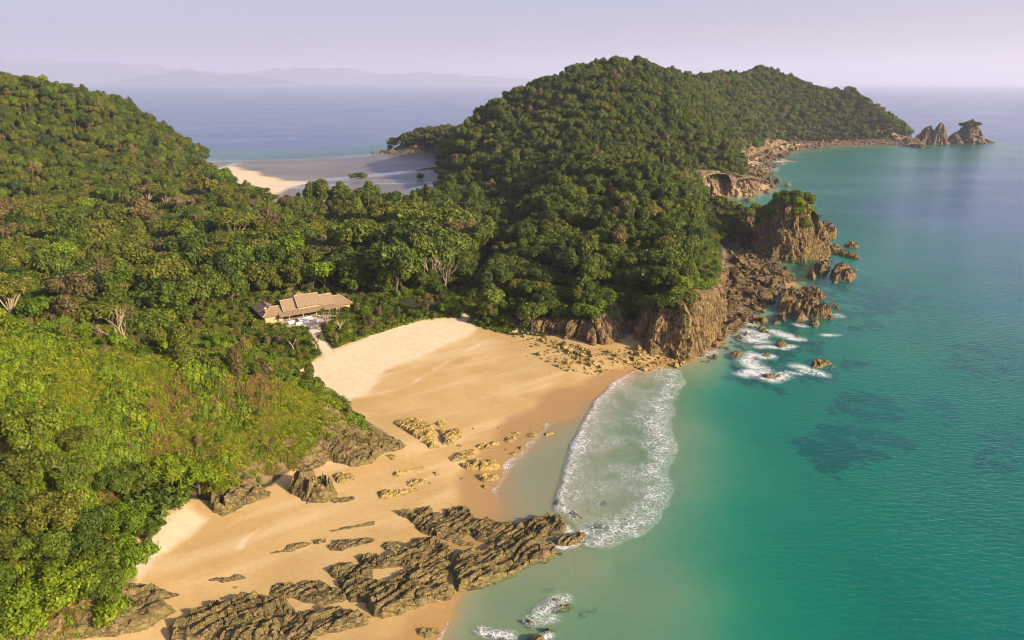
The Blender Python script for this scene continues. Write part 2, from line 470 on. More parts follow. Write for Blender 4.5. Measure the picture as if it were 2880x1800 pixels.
def mat_rock(name, dark, mid, light, olive, scale=1.0, vertical=False, bumpk=1.0):
    t = NT(name); p = t.pos()
    q = t.mapping(p, (1, 1, 0.35)) if vertical else t.mapping(p, (0.42, 1.25, 1.3), (0, 0, R(-32)))
    n1 = t.noise(q, 0.35 * scale, 4, 0.7, col=True)
    sp = t.n('ShaderNodeSeparateColor'); t.l(n1, sp.inputs[0])
    n2 = t.noise(q, 2.4 * scale, 4, 0.75)
    c = t.mix(t.range(sp.outputs[0], 0.36, 0.62), mid, dark)
    c = t.mix(t.range(n2, 0.48, 0.72), c, light)
    c = t.mix(t.range(sp.outputs[1], 0.50, 0.66, 0, 0.75), c, olive)
    cr = t.range(t.voro(q, 0.6 * scale), 0.0, 0.06)
    c = t.mix(t.range(cr, 0, 1, 0.38, 0), c, (0.035, 0.025, 0.018))
    hgt = t.math('ADD', t.math('MULTIPLY', cr, 0.5), n2)
    nb = t.bump(hgt, 0.9 * bumpk, 0.30 / scale)
    return t.done(t.bsdf(c, 0.9, nb, 0.2).outputs[0])

def mat_leaf(name, a, b, c, trans=0.25):
    t = NT(name)
    rnd = t.n('ShaderNodeObjectInfo').outputs['Random']
    geo = t.n('ShaderNodeNewGeometry').outputs['Random Per Island']
    k = t.math('ADD', t.math('MULTIPLY', rnd, 0.75), t.math('MULTIPLY', geo, 0.25))
    col = t.ramp(k, [(0.05, a), (0.5, b), (0.95, c)])
    hv = t.n('ShaderNodeHueSaturation'); t.l(col, hv.inputs['Color']); t.l(t.range(geo, 0, 1, 0.7, 1.35), hv.inputs['Value'])
    d = t.bsdf(hv.outputs[0], 0.55, None, 0.25)
    tl = t.n('ShaderNodeBsdfTranslucent'); t.l(hv.outputs[0], tl.inputs[0])
    m = t.n('ShaderNodeMixShader'); m.inputs[0].default_value = trans
    t.l(d.outputs[0], m.inputs[1]); t.l(tl.outputs[0], m.inputs[2])
    return t.done(m.outputs[0])

def mat_plain(name, col, rough=0.8, var=0.25, scale=3.0, bump=0.2, spec=0.3):
    t = NT(name); p = t.objc()
    n = t.noise(p, scale, 5, 0.65)
    c = t.mix(t.range(n, 0.3, 0.7), tuple(x * (1 - var) for x in col), tuple(min(1, x * (1 + var)) for x in col))
    return t.done(t.bsdf(c, rough, t.bump(n, bump, 0.05), spec).outputs[0])

M = {}
M['ground'] = mat_ground()
M['water'] = mat_water(False)
M['surf'] = mat_water(True)
M['ledge'] = mat_rock('ledge_rock', (0.07, 0.05, 0.024), (0.18, 0.13, 0.05), (0.37, 0.275, 0.11), (0.20, 0.165, 0.045), 0.9, False, 0.8)
M['cliff'] = mat_rock('cliff_rock', (0.07, 0.04, 0.022), (0.20, 0.125, 0.05), (0.42, 0.30, 0.14), (0.21, 0.16, 0.04), 0.55, True)
M['farcliff'] = mat_rock('far_cliff_rock', (0.14, 0.085, 0.05), (0.33, 0.22, 0.12), (0.52, 0.38, 0.22), (0.24, 0.18, 0.07), 0.3, True)
M['shore'] = mat_rock('shore_rock', (0.07, 0.042, 0.022), (0.17, 0.11, 0.045), (0.34, 0.24, 0.11), (0.20, 0.15, 0.045), 0.9, False, 0.8)
M['pinnacle'] = mat_rock('pinnacle_rock', (0.08, 0.05, 0.035), (0.21, 0.14, 0.08), (0.42, 0.30, 0.17), (0.15, 0.12, 0.05), 0.3, True)
M['boulder'] = mat_rock('boulder_rock', (0.15, 0.095, 0.03), (0.37, 0.255, 0.08), (0.55, 0.41, 0.15), (0.38, 0.29, 0.07), 1.1, False, 0.7)
M['leaf_dark'] = mat_leaf('leaf_dark_green', (0.040, 0.070, 0.006), (0.074, 0.110, 0.008), (0.118, 0.148, 0.011))
M['leaf_mid'] = mat_leaf('leaf_mid_green', (0.062, 0.100, 0.007), (0.098, 0.140, 0.008), (0.145, 0.175, 0.010))
M['leaf_olive'] = mat_leaf('leaf_olive', (0.080, 0.100, 0.008), (0.122, 0.136, 0.011), (0.175, 0.168, 0.018))
M['leaf_brown'] = mat_leaf('leaf_brown', (0.115, 0.090, 0.026), (0.165, 0.125, 0.040), (0.22, 0.16, 0.060))
M['leaf_bright'] = mat_leaf('leaf_bright_green', (0.095, 0.160, 0.005), (0.150, 0.215, 0.006), (0.230, 0.270, 0.008))
M['leaf_dry'] = mat_leaf('dry_grass', (0.16, 0.135, 0.02), (0.20, 0.15, 0.03), (0.25, 0.165, 0.05))
M['grass'] = mat_leaf('grass_blades', (0.115, 0.155, 0.005), (0.175, 0.205, 0.007), (0.255, 0.235, 0.012), 0.3)
M['bark'] = mat_plain('bark', (0.12, 0.09, 0.06), 0.9, 0.3, 2.0)
M['palebark'] = mat_plain('pale_bark', (0.40, 0.30, 0.19), 0.9, 0.25, 2.0)

# ------------------------------------------------------------------ ground sheet
def spaced(lo, a, b, hi, step, g):
    mid = list(np.arange(a, b, step)); up = []; x = b; s = step
    while x < hi: up.append(x); s *= g; x += s
    up.append(hi); dn = []; x = a; s = step
    while x > lo: s *= g; x -= s; dn.append(max(x, lo))
    return np.array(sorted(set(dn)) + mid + up)
gx = spaced(-1150, -85, 75, 900, 0.62, 1.018)
gy = spaced(20, 78, 262, 1700, 0.62, 1.017)
GX, GY = np.meshgrid(gx, gy)
GZ = H(GX, GY)
DRY1 = PL([(640, 900), (690, 880), (780, 828), (900, 782), (1000, 758), (1090, 748), (1150, 768), (1120, 790), (1060, 816), (1000, 846), (940, 862), (897, 885), (886, 905), (868, 932), (795, 968), (700, 950)], 3.5)
DRY2 = PL([(280, 1380), (335, 1250), (450, 1185), (512, 1222), (470, 1262), (420, 1296), (375, 1330), (348, 1372), (330, 1400)], 3.5)
DRY3 = PL([(548, 1298), (562, 1270), (600, 1248), (640, 1218), (668, 1215), (640, 1240), (600, 1270), (575, 1300)], 2.5)
DRY4 = PL([(880, 935), (930, 925), (1000, 880), (1080, 835), (1150, 800), (1160, 806), (1060, 862), (985, 905), (930, 940)], 2.5)
PATH_W = 1.3
PATH = PL([(728, 762), (752, 772), (762, 795), (790, 830), (768, 842), (748, 805), (734, 785)], 5.0)
TRACK = PL([(1085, 700), (1098, 735), (1120, 756), (1090, 756), (1078, 720)], 4.5)
BARE = PL([(930, 710), (1000, 705), (1060, 720), (1040, 738), (960, 735)], 5.5)
VEGP = np.vstack([PL([(690, 886), (780, 830), (862, 797), (905, 785), (985, 762), (1060, 752), (1096, 755), (1130, 768), (1200, 782)], 4.0), PL([(1300, 800), (1700, 780), (1720, 640), (1800, 560), (1740, 505), (1690, 490), (1652, 474), (1700, 452), (1775, 446), (1765, 430), (1745, 412), (1730, 385), (1760, 368), (1850, 336), (2150, 328)], 2.0), W2((700, 1200), (600, 1400), (100, 1400), (-100, 1000)),
                  PL([(905, 354), (1036, 364), (1030, 470), (985, 484), (900, 488), (800, 490), (700, 496), (655, 490), (600, 466), (560, 446), (505, 414), (470, 400), (498, 384)], 2.0), W2((-400, 900), (-1150, 1000), (-1150, 100), (-300, 20), (-130, 20)), PL([(0, 1512), (250, 1420), (290, 1385), (300, 1350), (345, 1248), (448, 1193), (520, 1200), (620, 1165), (700, 1110), (820, 1050), (850, 1010), (800, 966), (740, 925)], 3.0)])
FLATP = PL([(440, 410), (498, 386), (560, 379), (700, 372), (860, 362), (1000, 362), (1060, 362), (1060, 480), (900, 500), (640, 500), (520, 440)], 0.3)
PALEP = PL([(505, 400), (545, 390), (560, 398), (620, 410), (680, 425), (760, 430), (700, 442), (650, 460), (600, 440), (540, 420)], 0.4)
REEFS = [(PL([(1890, 1010), (1940, 960), (2060, 950), (2180, 985), (2170, 1000), (2060, 1040), (1990, 1080), (1930, 1060)], 0), 1.0), (PL([(1960, 930), (2000, 880), (2080, 870), (2180, 930), (2100, 950), (1990, 950)], 0), 0.75),
         (PL([(2190, 900), (2230, 870), (2290, 930), (2250, 950)], 0), 0.6), (PL([(2300, 980), (2420, 930), (2480, 1060), (2330, 1060)], 0), 0.7), (PL([(1980, 810), (2100, 800), (2110, 835), (2000, 850)], 0), 0.5),
         (PL([(2200, 780), (2420, 740), (2500, 850), (2250, 830)], 0), 0.6), (PL([(1900, 640), (2150, 610), (2250, 660), (2050, 760), (1950, 740), (1850, 790), (1780, 820), (1800, 720)], 0), 0.65), (PL([(1700, 810), (1800, 780), (1950, 780), (2000, 860), (1850, 900), (1740, 870)], 0), 0.45),
         (PL(ZM([(1720, 1060), (1880, 1030), (2200, 980), (2230, 1040), (2000, 1100), (1900, 1190), (1780, 1190)]), 0), 0.3), (PL(ZM([(1650, 1010), (1620, 960), (1960, 950), (1900, 985), (1800, 1010)]), 0), 0.45), (PL(ZM([(1920, 330), (2080, 280), (2090, 330), (1980, 350)]), 0), 0.55), (PL(ZM([(1920, 90), (2080, 60), (2080, 110)]), 0), 0.5),
         (PL(ZM([(1570, 85), (1650, 75), (1640, 130), (1580, 130)]), 0), 0.5), (PL(ZM([(1490, 920), (1900, 870), (1950, 930), (1700, 920)]), 0), 0.35), (PL([(1870, 470), (2000, 440), (2100, 520), (1900, 520)], 0), 0.35)]
def masks(x, y, z):
    wob = fbm(x / 9.0, y / 9.0, o=3, s=5) * 2.2
    dry = np.zeros(x.shape)
    for pl, w, k in ((DRY1, 8.0, 1), (DRY2, 4.5, 0.95), (DRY3, 1.6, 0.75), (DRY4, 2.5, 0.45)):
        dry = np.maximum(dry, k * sstep(-w * 0.5, w, sd_in(x, y, pl) + wob * 0.5))
    veg = sstep(-1.2, 1.2, sd_in(x, y, VEGP) + wob * 0.7)
    for pl, q in ((PATH, 0.9), (YARD, 0.4), (TRACK, 0.6)):
        k = sstep(-0.8, 0.5, sd_in(x, y, pl) + wob * 0.15)
        veg = veg * (1 - k); dry = np.maximum(dry, k * q)
    slope = sstep(1.0, 8.0, hill_grass(x, y))
    flat = sstep(-8, 4, sd_in(x, y, FLATP))
    pale = sstep(-10, 10, sd_in(x, y, PALEP) + fbm(x / 30, y / 30, o=3, s=8) * 12)
    wet = (1 - sstep(0.15, 1.35, z + fbm(x / 12, y / 12, o=3, s=9) * 0.25)) * (1 - flat)
    reef = np.zeros(x.shape)
    for pl, k in REEFS:
        s = max(2.0, np.ptp(pl[:, 0]) * 0.12)
        reef = np.maximum(reef, k * sstep(-s, s, sd_in(x, y, pl)))
    rocky = np.zeros(x.shape)
    return dry, veg, slope, flat, pale, wet, reef, rocky
dry, veg, slope, flat, pale, wet, reef, rocky = masks(GX, GY, GZ)
near_foot = sstep(-1, 6, sd_in(GX, GY, HEAD_FOOT) + 4)
rocky = np.maximum(rocky, near_foot * sstep(4, -1, sd_in(GX, GY, HEAD_FOOT)) * (GY < 520))
PLATFORM = PL([(1690, 810), (1690, 700), (1715, 620), (1790, 590), (1880, 650), (1840, 700), (1800, 735), (1765, 760), (1735, 785)], 0.4)
FARSHORE = PL([(1740, 390), (1800, 350), (1850, 334), (2150, 326), (2160, 342), (1990, 342), (1870, 356), (1830, 400), (1840, 440), (1770, 440)], 0.5)
rocky = np.maximum(rocky, sstep(0.5, 3.0, hill_head(GX, GY)) * (1 - veg))
_gf = np.full(GX.shape, -9.0); _gm = (GX > -140) & (GX < -20) & (GY > 80) & (GY < 170)
_gf[_gm] = sd_in(GX[_gm], GY[_gm], GRASS_FOOT)
rocky = np.maximum(rocky, 0.95 * sstep(-0.5, 1.0, _gf) * sstep(5.0, 2.0, _gf))
for pl in (PLATFORM, FARSHORE):
    rocky = np.maximum(rocky, 0.75 * sstep(-3, 3, sd_in(GX, GY, pl)))
FARSAND = PL([(1745, 380), (1775, 375), (1820, 360), (1845, 345), (1880, 336), (1890, 342), (1850, 360), (1815, 378), (1790, 395)], 1.0)
rocky = rocky * (1 - 0.8 * sstep(-3, 4, sd_in(GX, GY, FARSAND)))
dry = np.maximum(dry, sstep(-3, 4, sd_in(GX, GY, FARSAND)))
gm = mesh_np('ground', np.stack([GX, GY, GZ], -1).reshape(-1, 3), grid_faces(*GX.shape), M['ground'], True)
def lerp(t, a, b):
    t = np.clip(t, 0, 1)[..., None]
    return np.asarray(a) * (1 - t) + np.asarray(b) * t
def rng01(v, a, b): return np.clip((v - a) / (b - a), 0, 1)
_n1 = fbm(GX * 0.13, GY * 0.13, o=4, s=81) * 0.5; _n2 = fbm(GX * 0.8, GY * 0.8, o=2, s=82) * 0.5
_ca, _sa = math.cos(R(38)), math.sin(R(38))
_st = fbm((GX * _ca + GY * _sa) * 0.05, (-GX * _sa + GY * _ca) * 0.3, o=4, s=83) * 0.5
tint = lerp(rng01(_n1, -0.2, 0.2), (0.49, 0.315, 0.115), (0.55, 0.37, 0.15))
tint = lerp(rng01(_st, 0.02, 0.25) * 0.7, tint, (0.62, 0.45, 0.23))
dm = sstep(0.25, 0.68, dry + _n1 * 0.5)
tint = lerp(dm, tint, lerp(rng01(_n2, -0.3, 0.3), (0.74, 0.60, 0.385), (0.68, 0.535, 0.335)))
wm_ = sstep(0.3, 0.8, wet + _n1 * 0.3)
tint = lerp(wm_ * 0.85, tint, (0.36, 0.21, 0.07))
tint = lerp(sstep(0.05, -0.25, GZ), tint, (0.31, 0.265, 0.145))
_fl = fbm(GX * 0.02, GY * 0.05, o=5, s=84) * 0.5
fcol = lerp(rng01(_fl, -0.12, 0.15), (0.17, 0.15, 0.125), (0.25, 0.22, 0.17))
fcol = lerp(rng01(pale, 0.25, 0.75), fcol, (0.80, 0.62, 0.40))
CREEK = [PL([(980, 447), (1010, 440), (1032, 437)], 0.3), PL([(800, 437), (850, 432), (920, 433), (1030, 432)], 0.3), PL([(560, 386), (545, 392), (505, 402), (500, 410)], 0.3), PL([(640, 440), (700, 444), (760, 438), (800, 437)], 0.3), PL([(700, 432), (800, 422), (950, 408), (1030, 398)], 0.3)]
tint = lerp(flat, tint, fcol)
creek = np.zeros(GX.shape)
_mm = flat > 0.01
for c_, w_ in zip(CREEK, (3.5, 2.0, 3.5, 5.0, 6.0)):
    creek[_mm] = np.maximum(creek[_mm], np.exp(-(seg_dist(GX[_mm], GY[_mm], c_) / w_) ** 2))
creek = creek * flat
_rf = reef + fbm(GX * 0.22, GY * 0.22, o=5, s=85, g=0.75) * 1.5
tint = lerp(rng01(_rf, 0.40, 0.80) * sstep(0.04, 0.35, reef), tint, (0.032, 0.036, 0.03))
soil = lerp(rng01(_n2, -0.2, 0.2), (0.020, 0.030, 0.008), (0.036, 0.042, 0.012))
slc = lerp(rng01(fbm(GX * 0.3, GY * 0.3, o=4, s=86, g=0.6) * 0.5, 0.02, 0.25), (0.105, 0.14, 0.014), (0.17, 0.125, 0.04))
tint = lerp(sstep(0.4, 0.6, veg + _n2 * 0.4), tint, lerp(slope, soil, slc))
rm_ = sstep(0.38, 0.66, rocky + _n2 * 0.7)
tint = lerp(rm_, tint, lerp(rng01(fbm(GX * 0.9, GY * 0.9, o=3, s=87) * 0.5, -0.2, 0.2), (0.13, 0.085, 0.045), (0.26, 0.18, 0.10)))
gloss = 0.95 - 0.55 * wm_ * (1 - veg) * (1 - rm_) * (1 - flat) - 0.80 * creek - 0.55 * flat * (1 - pale)
ca = gm.attributes.new('tint', 'FLOAT_COLOR', 'POINT')
ca.data.foreach_set('color', np.concatenate([tint, np.ones(GX.shape + (1,))], -1).astype(np.float32).ravel())
attr(gm, 'gloss', gloss.ravel())
ground = tag(obj('ground', gm), 'sandy bay, wooded isthmus and rocky headland with the sea bed', None, None, 'structure')

# ------------------------------------------------------------------ the sea
wx = spaced(-60000, -30, 75, 60000, 0.55, 1.05)
wy = spaced(-3000, 84, 240, 60000, 0.55, 1.035)
WX, WY = np.meshgrid(wx, wy)
far_w = (WY > 1650) | (WY < 25) | (np.abs(WX) > 880)
GH = np.full(WX.shape, -15.0)
GH[~far_w] = H(WX[~far_w], WY[~far_w])
FRONT = PL([(1312, 1205), (1316, 1185), (1326, 1150), (1340, 1095), (1362, 1035), (1384, 985), (1408, 945), (1445, 908), (1490, 876), (1530, 868)], 0)
FOAMP = PL([(1312, 1205), (1316, 1185), (1326, 1150), (1340, 1095), (1362, 1035), (1384, 985), (1408, 945), (1445, 908), (1490, 876), (1560, 868), (1618, 872), (1622, 910), (1598, 960), (1585, 1010), (1598, 1060), (1590, 1110), (1600, 1150), (1575, 1205), (1530, 1255), (1450, 1300), (1380, 1290), (1360, 1240)], 0)
OUTER = PL([(1618, 872), (1622, 910), (1598, 960), (1585, 1010), (1598, 1060), (1590, 1110), (1600, 1150), (1575, 1205), (1530, 1255), (1450, 1300)], 0)
foam = np.zeros(WX.shape); wz = np.zeros(WX.shape)
nb_ = (WX > -60) & (WX < 160) & (WY > 60) & (WY < 430)
xs, ys = WX[nb_], WY[nb_]
fw = fbm(xs / 7, ys / 7, o=3, s=61)
din = sd_in(xs, ys, FOAMP) + fw * 1.5
dfr = seg_dist(xs, ys, FRONT); dou = seg_dist(xs, ys, OUTER)
f = sstep(-0.3, 0.5, din) * (0.10 + 0.95 * np.exp(-dfr / 1.1) + 0.25 * np.exp(-dfr / 6.0) + 0.38 * np.exp(-((dou - 3.5) / 3.0) ** 2) + 0.30 * fw)
SW = PL([(1150, 1232), (1150, 1160), (1190, 1100), (1240, 1050), (1285, 1000), (1330, 966), (1352, 956)], 0)
f = np.maximum(f, 0.75 * np.exp(-(seg_dist(xs, ys, SW) / 1.6) ** 2))
SW2 = PL([(1030, 1512), (1045, 1470), (1050, 1440), (1075, 1400)], 0)
f = np.maximum(f, 0.8 * np.exp(-(seg_dist(xs, ys, SW2) / 0.8) ** 2))
for pts, w, k in ((ZQ([(700, 1230), (760, 1290), (880, 1370), (900, 1400)]), 2.6, 1.3), (ZQ([(650, 1420), (720, 1380), (900, 1450), (1050, 1490), (1190, 1430)]), 2.0, 1.3), (ZQ([(690, 920), (800, 960), (870, 890)]), 2.5, 1.2), (ZQ([(700, 830), (900, 850), (1050, 830), (1180, 880), (1300, 930), (1400, 940)]), 2.3, 1.15),
                  (ZQ([(860, 1040), (1000, 1040), (1180, 1060), (1300, 1030)]), 1.6, 1.15), (ZQ([(900, 970), (1050, 980)]), 1.5, 1.1), (ZQ([(710, 1180), (760, 1140), (900, 1180), (1000, 1170)]), 2.0, 1.3), (ZQ([(1350, 1300), (1450, 1320), (1560, 1360), (1720, 1420)]), 1.8, 1.15), (ZQ([(1430, 1370), (1600, 1410)]), 1.5, 0.9),
                  (ZQ([(1740, 880), (1850, 880)]), 1.3, 1.0), (ZQ([(740, 700), (760, 740)]), 2.0, 1.1), (ZQ([(1380, 740), (1450, 760)]), 1.5, 0.9), (ZQ([(1880, 600), (1930, 630)]), 1.5, 0.9), (ZQ([(1250, 1390), (1400, 1410)]), 1.2, 0.8), (ZQ([(0, 1160), (120, 1150), (200, 1120)]), 2.2, 0.8),
                  (ZM([(1380, 610), (1480, 560), (1600, 520), (1700, 530), (1800, 490), (1900, 400)]), 1.0, 1.2), (ZM([(1650, 360), (1700, 350), (1760, 400)]), 0.9, 0.9), (ZM([(1700, 180), (1740, 200)]), 0.7, 1.0), (ZM([(1400, 1230), (1450, 1180), (1550, 1100), (1620, 1040), (1700, 1020)]), 1.1, 0.75), (ZM([(1500, 1240), (1620, 1200)]), 0.9, 0.6),
                  (ZM([(920, 1320), (1000, 1350), (1200, 1370)]), 0.7, 1.0), (ZM([(1520, 1390), (1560, 1370)]), 0.8, 1.0)):
    f = np.maximum(f, k * np.exp(-(seg_dist(xs, ys, PL(pts, 0)) / (w * (1 + 0.4 * fw))) ** 2))
foam[nb_] = f
wz_ = 0.34 * sstep(-0.25, 0.35, sd_in(xs, ys, FOAMP) + fw * 0.35) * np.exp(-np.maximum(dfr, 0) / 5.0) * sstep(0, 8, seg_dist(xs, ys, FRONT[-1:].repeat(2, 0)) + 2)
wz[nb_] = wz_ + fbm(xs / 10, ys / 4, o=2, s=63) * 0.05
nb2 = (WX > 130) & (WX < 520) & (WY > 420) & (WY < 1150)
xs, ys = WX[nb2], WY[nb2]
f = np.zeros(xs.shape)
for pts, w in (([(1660, 478), (1672, 470), (1690, 482), (1720, 488)], 4.0), ([(1815, 402), (1822, 395)], 4.0), ([(1838, 388), (1845, 378)], 4.0), ([(1870, 352), (1905, 348), (1925, 346)], 6.0), ([(1940, 343), (1960, 341)], 5.0)):
    f = np.maximum(f, 1.3 * np.exp(-(seg_dist(xs, ys, PL(pts, 0)) / w) ** 2))
foam[nb2] = f
depth = np.where(far_w, 15.0, np.clip(-GH, 0, 15))
keep = (GH < 0.9).ravel()
Fw = grid_faces(*WX.shape)
Fw = Fw[keep[Fw].any(1)]
wm = mesh_np('sea', np.stack([WX, WY, wz], -1).reshape(-1, 3), Fw, [M['water'], M['surf']], True, (foam.ravel()[Fw].max(1) > 0.04).astype(int))
attr(wm, 'depth', depth.ravel()); attr(wm, 'foam', foam.ravel())
attr(wm, 'depth_mottled', (depth * (1 + 0.5 * fbm(WX * 0.05, WY * 0.05, o=4, s=91))).ravel())
attr(wm, 'chop', (0.30 * (1 + 0.8 * fbm(WX * 0.012, WY * 0.03, o=3, s=92)) * (0.35 + 0.65 * np.clip(depth / 1.5, 0, 1))).ravel())
tag(obj('sea', wm), 'turquoise bay and blue open sea with a foaming wave', None, None, 'structure')

# ------------------------------------------------------------------ islands on the horizon
def mat_far():
    t = NT('far_island'); p = t.pos()
    return t.done(t.bsdf(t.mix(t.noise(p, 0.004, 5), (0.03, 0.05, 0.02), (0.07, 0.08, 0.03)), 1.0, None, 0.0).outputs[0])
M['far'] = mat_far()
def island(name, Y, us, vs_, depth_m, seed, label):
    uu = np.linspace(us[0], us[-1], 140); hv = np.interp(uu, us, vs_)
    cx = np.array([PY(u, 192, Y)[0] for u in uu]); hz = np.array([max(PY(u, v, Y)[2], -2) for u, v in zip(uu, hv)])
    hz = hz + fbm(cx / (Y * 0.02), cx * 0, o=4, s=seed) * 0.16 * hz
    tt = np.linspace(-1, 1, 25)
    X = np.repeat(cx[None], 25, 0); Yg = Y + tt[:, None] * depth_m + X * 0
    Z = hz[None] * (1 - np.abs(tt[:, None]) ** 1.4) * (1 + 0.35 * fbm(X / 700, Yg / 700, o=4, s=seed + 1) * (1 - (tt[:, None] == 0))) - 3
    me = mesh_np(name, np.stack([X, Yg, Z], -1).reshape(-1, 3), grid_faces(25, 140), M['far'], True)
    tag(obj(name, me), label, None, None, 'structure')
island('far_hills', 30000, [-300, -100, 0, 40, 75, 110, 180, 260, 340, 380, 440, 520, 600, 650, 740, 800, 830, 900, 1000, 1100, 1300], [150, 140, 143, 138, 143, 150, 148, 152, 156, 160, 170, 174, 172, 164, 160, 159, 162, 172, 174, 177, 190], 2600, 71, 'pale hazy mountains on the horizon')
island('far_hills', 23000, [310, 330, 350, 400, 430, 460, 520, 560, 600, 680], [190, 182, 178, 172, 163, 168, 180, 172, 180, 190], 1700, 75, 'pale hazy islet before the mountains')

# ------------------------------------------------------------------ haze
def make_haze():
    t = NT('haze_air')
    pv = t.n('ShaderNodeVolumePrincipled')
    pv.inputs['Color'].default_value = (0.82, 0.82, 0.98, 1)
    pv.inputs['Density'].default_value = 0.000075
    pv.inputs['Anisotropy'].default_value = 0.14
    for k in ('Density Attribute', 'Color Attribute', 'Temperature Attribute'):
        pv.inputs[k].default_value = ''
    t.m.cycles.homogeneous_volume = True
    t.l(pv.outputs[0], t.out.inputs['Volume'])
    x0, x1, y0, y1, z0, z1 = -61000, 61000, -3500, 61000, -20, 1150
    V = [(x, y, z) for z in (z0, z1) for y in (y0, y1) for x in (x0, x1)]
    F = [(0, 2, 3, 1), (4, 5, 7, 6), (0, 1, 5, 4), (2, 6, 7, 3), (0, 4, 6, 2), (1, 3, 7, 5)]
    tag(obj('haze', mesh_np('haze', V, F, t.m)), 'thin warm haze over the whole bay', 'haze', None, 'stuff')
make_haze()

# ------------------------------------------------------------------ rock ledges traced on the beach
def ledge(name, label, cat, group, poly, h, seed, mat='ledge', step=0.24, cell=(2.6, 1.0), edge=0.9, zref=0.8, rim=0.45, over=None, onhill=False, zcap=99.0, grow=0.0):
    pw = PL(poly, zref) if not onhill else np.array([hit(a_, b_, 0.0)[:2] for a_, b_ in poly])
    c = pw.mean(0); q = pw - c
    ax = STRIKE
    lo = pw.min(0) - 1.4; hi = pw.max(0) + 1.4
    xs = np.arange(lo[0], hi[0], step); ys = np.arange(lo[1], hi[1], step)
    X, Y = np.meshgrid(xs, ys)
    wob = fbm(X / 1.6, Y / 1.6, o=3, s=seed) 
    sd = sd_in(X, Y, pw) + wob * rim + grow
    a = ((X - c[0]) * ax[0] + (Y - c[1]) * ax[1]); b = (-(X - c[0]) * ax[1] + (Y - c[1]) * ax[0])
    wa, wb = fbm(X / 2.5, Y / 2.5, o=2, s=seed + 3) * 0.6, fbm(X / 2.5, Y / 2.5, o=2, s=seed + 4) * 0.5
    f1, e, cid = voro(a / (cell[0] * 1.3) + wa, b / (cell[1] * 1.2) + wb, seed); ox, oy = voro.off
    f1b, e2, cid2 = voro(a / (cell[0] * 0.45) + wa * 2, b / (cell[1] * 0.5) + wb * 2, seed + 7)
    prof = sstep(-0.1, edge, sd)
    bw = cell[1] * 1.5
    bb_ = b / bw + wb * 0.8 + fbm(a / 9.0, b / 5.0, o=3, s=seed + 12) * 1.5
    fr_ = bb_ - np.floor(bb_); bid = _h(np.floor(bb_), np.floor(bb_) * 0, np.floor(bb_) * 0 + 5, seed)
    saw = np.where(fr_ < 0.12, fr_ / 0.12, 1 - (fr_ - 0.12) / 0.88)
    tl = np.sin(cid * 40.0) * ox * 0.35 + (np.cos(cid * 57.0) * 0.4 - 0.25) * oy
    z = prof * h * (0.34 + 0.38 * saw * (0.5 + bid) + 0.34 * (cid - 0.4) + 0.22 * tl + 0.06 * (cid2 - 0.5) + 0.07 * fbm(X / 0.6, Y / 0.6, o=2, s=seed + 6) + 0.26 * fbm(X / 4, Y / 4, o=2, s=seed + 8))
    z -= prof * (0.30 * h * np.exp(-(e / 0.06) ** 2) + 0.05 * h * np.exp(-(e2 / 0.07) ** 2))
    z = z - 0.35 * (1 - sstep(-0.3, 0.1, sd))
    zb = np.minimum(np.maximum(H(X, Y), -0.2), zcap)
    if over is not None: zb = np.maximum(zb, over)
    Z = zb + z
    F = grid_faces(*X.shape)
    F = F[(sd.ravel() > -0.35)[F].all(1)]
    if len(F) == 0: return None
    used = np.unique(F); remap = np.zeros(X.size, int); remap[used] = np.arange(len(used))
    V = np.stack([X, Y, Z], -1).reshape(-1, 3)[used]
    o0 = np.array([c[0], c[1], float(H(c[0:1], c[1:2])[0])])
    o = obj(name, mesh_np(name, V - o0, remap[F], M[mat], False), None, o0)
    return tag(o, label, cat, group)
_s0, _s1 = PL(ZM([(700, 900), (1440, 450)]), 0.8)
STRIKE = (_s1 - _s0) / np.linalg.norm(_s1 - _s0)
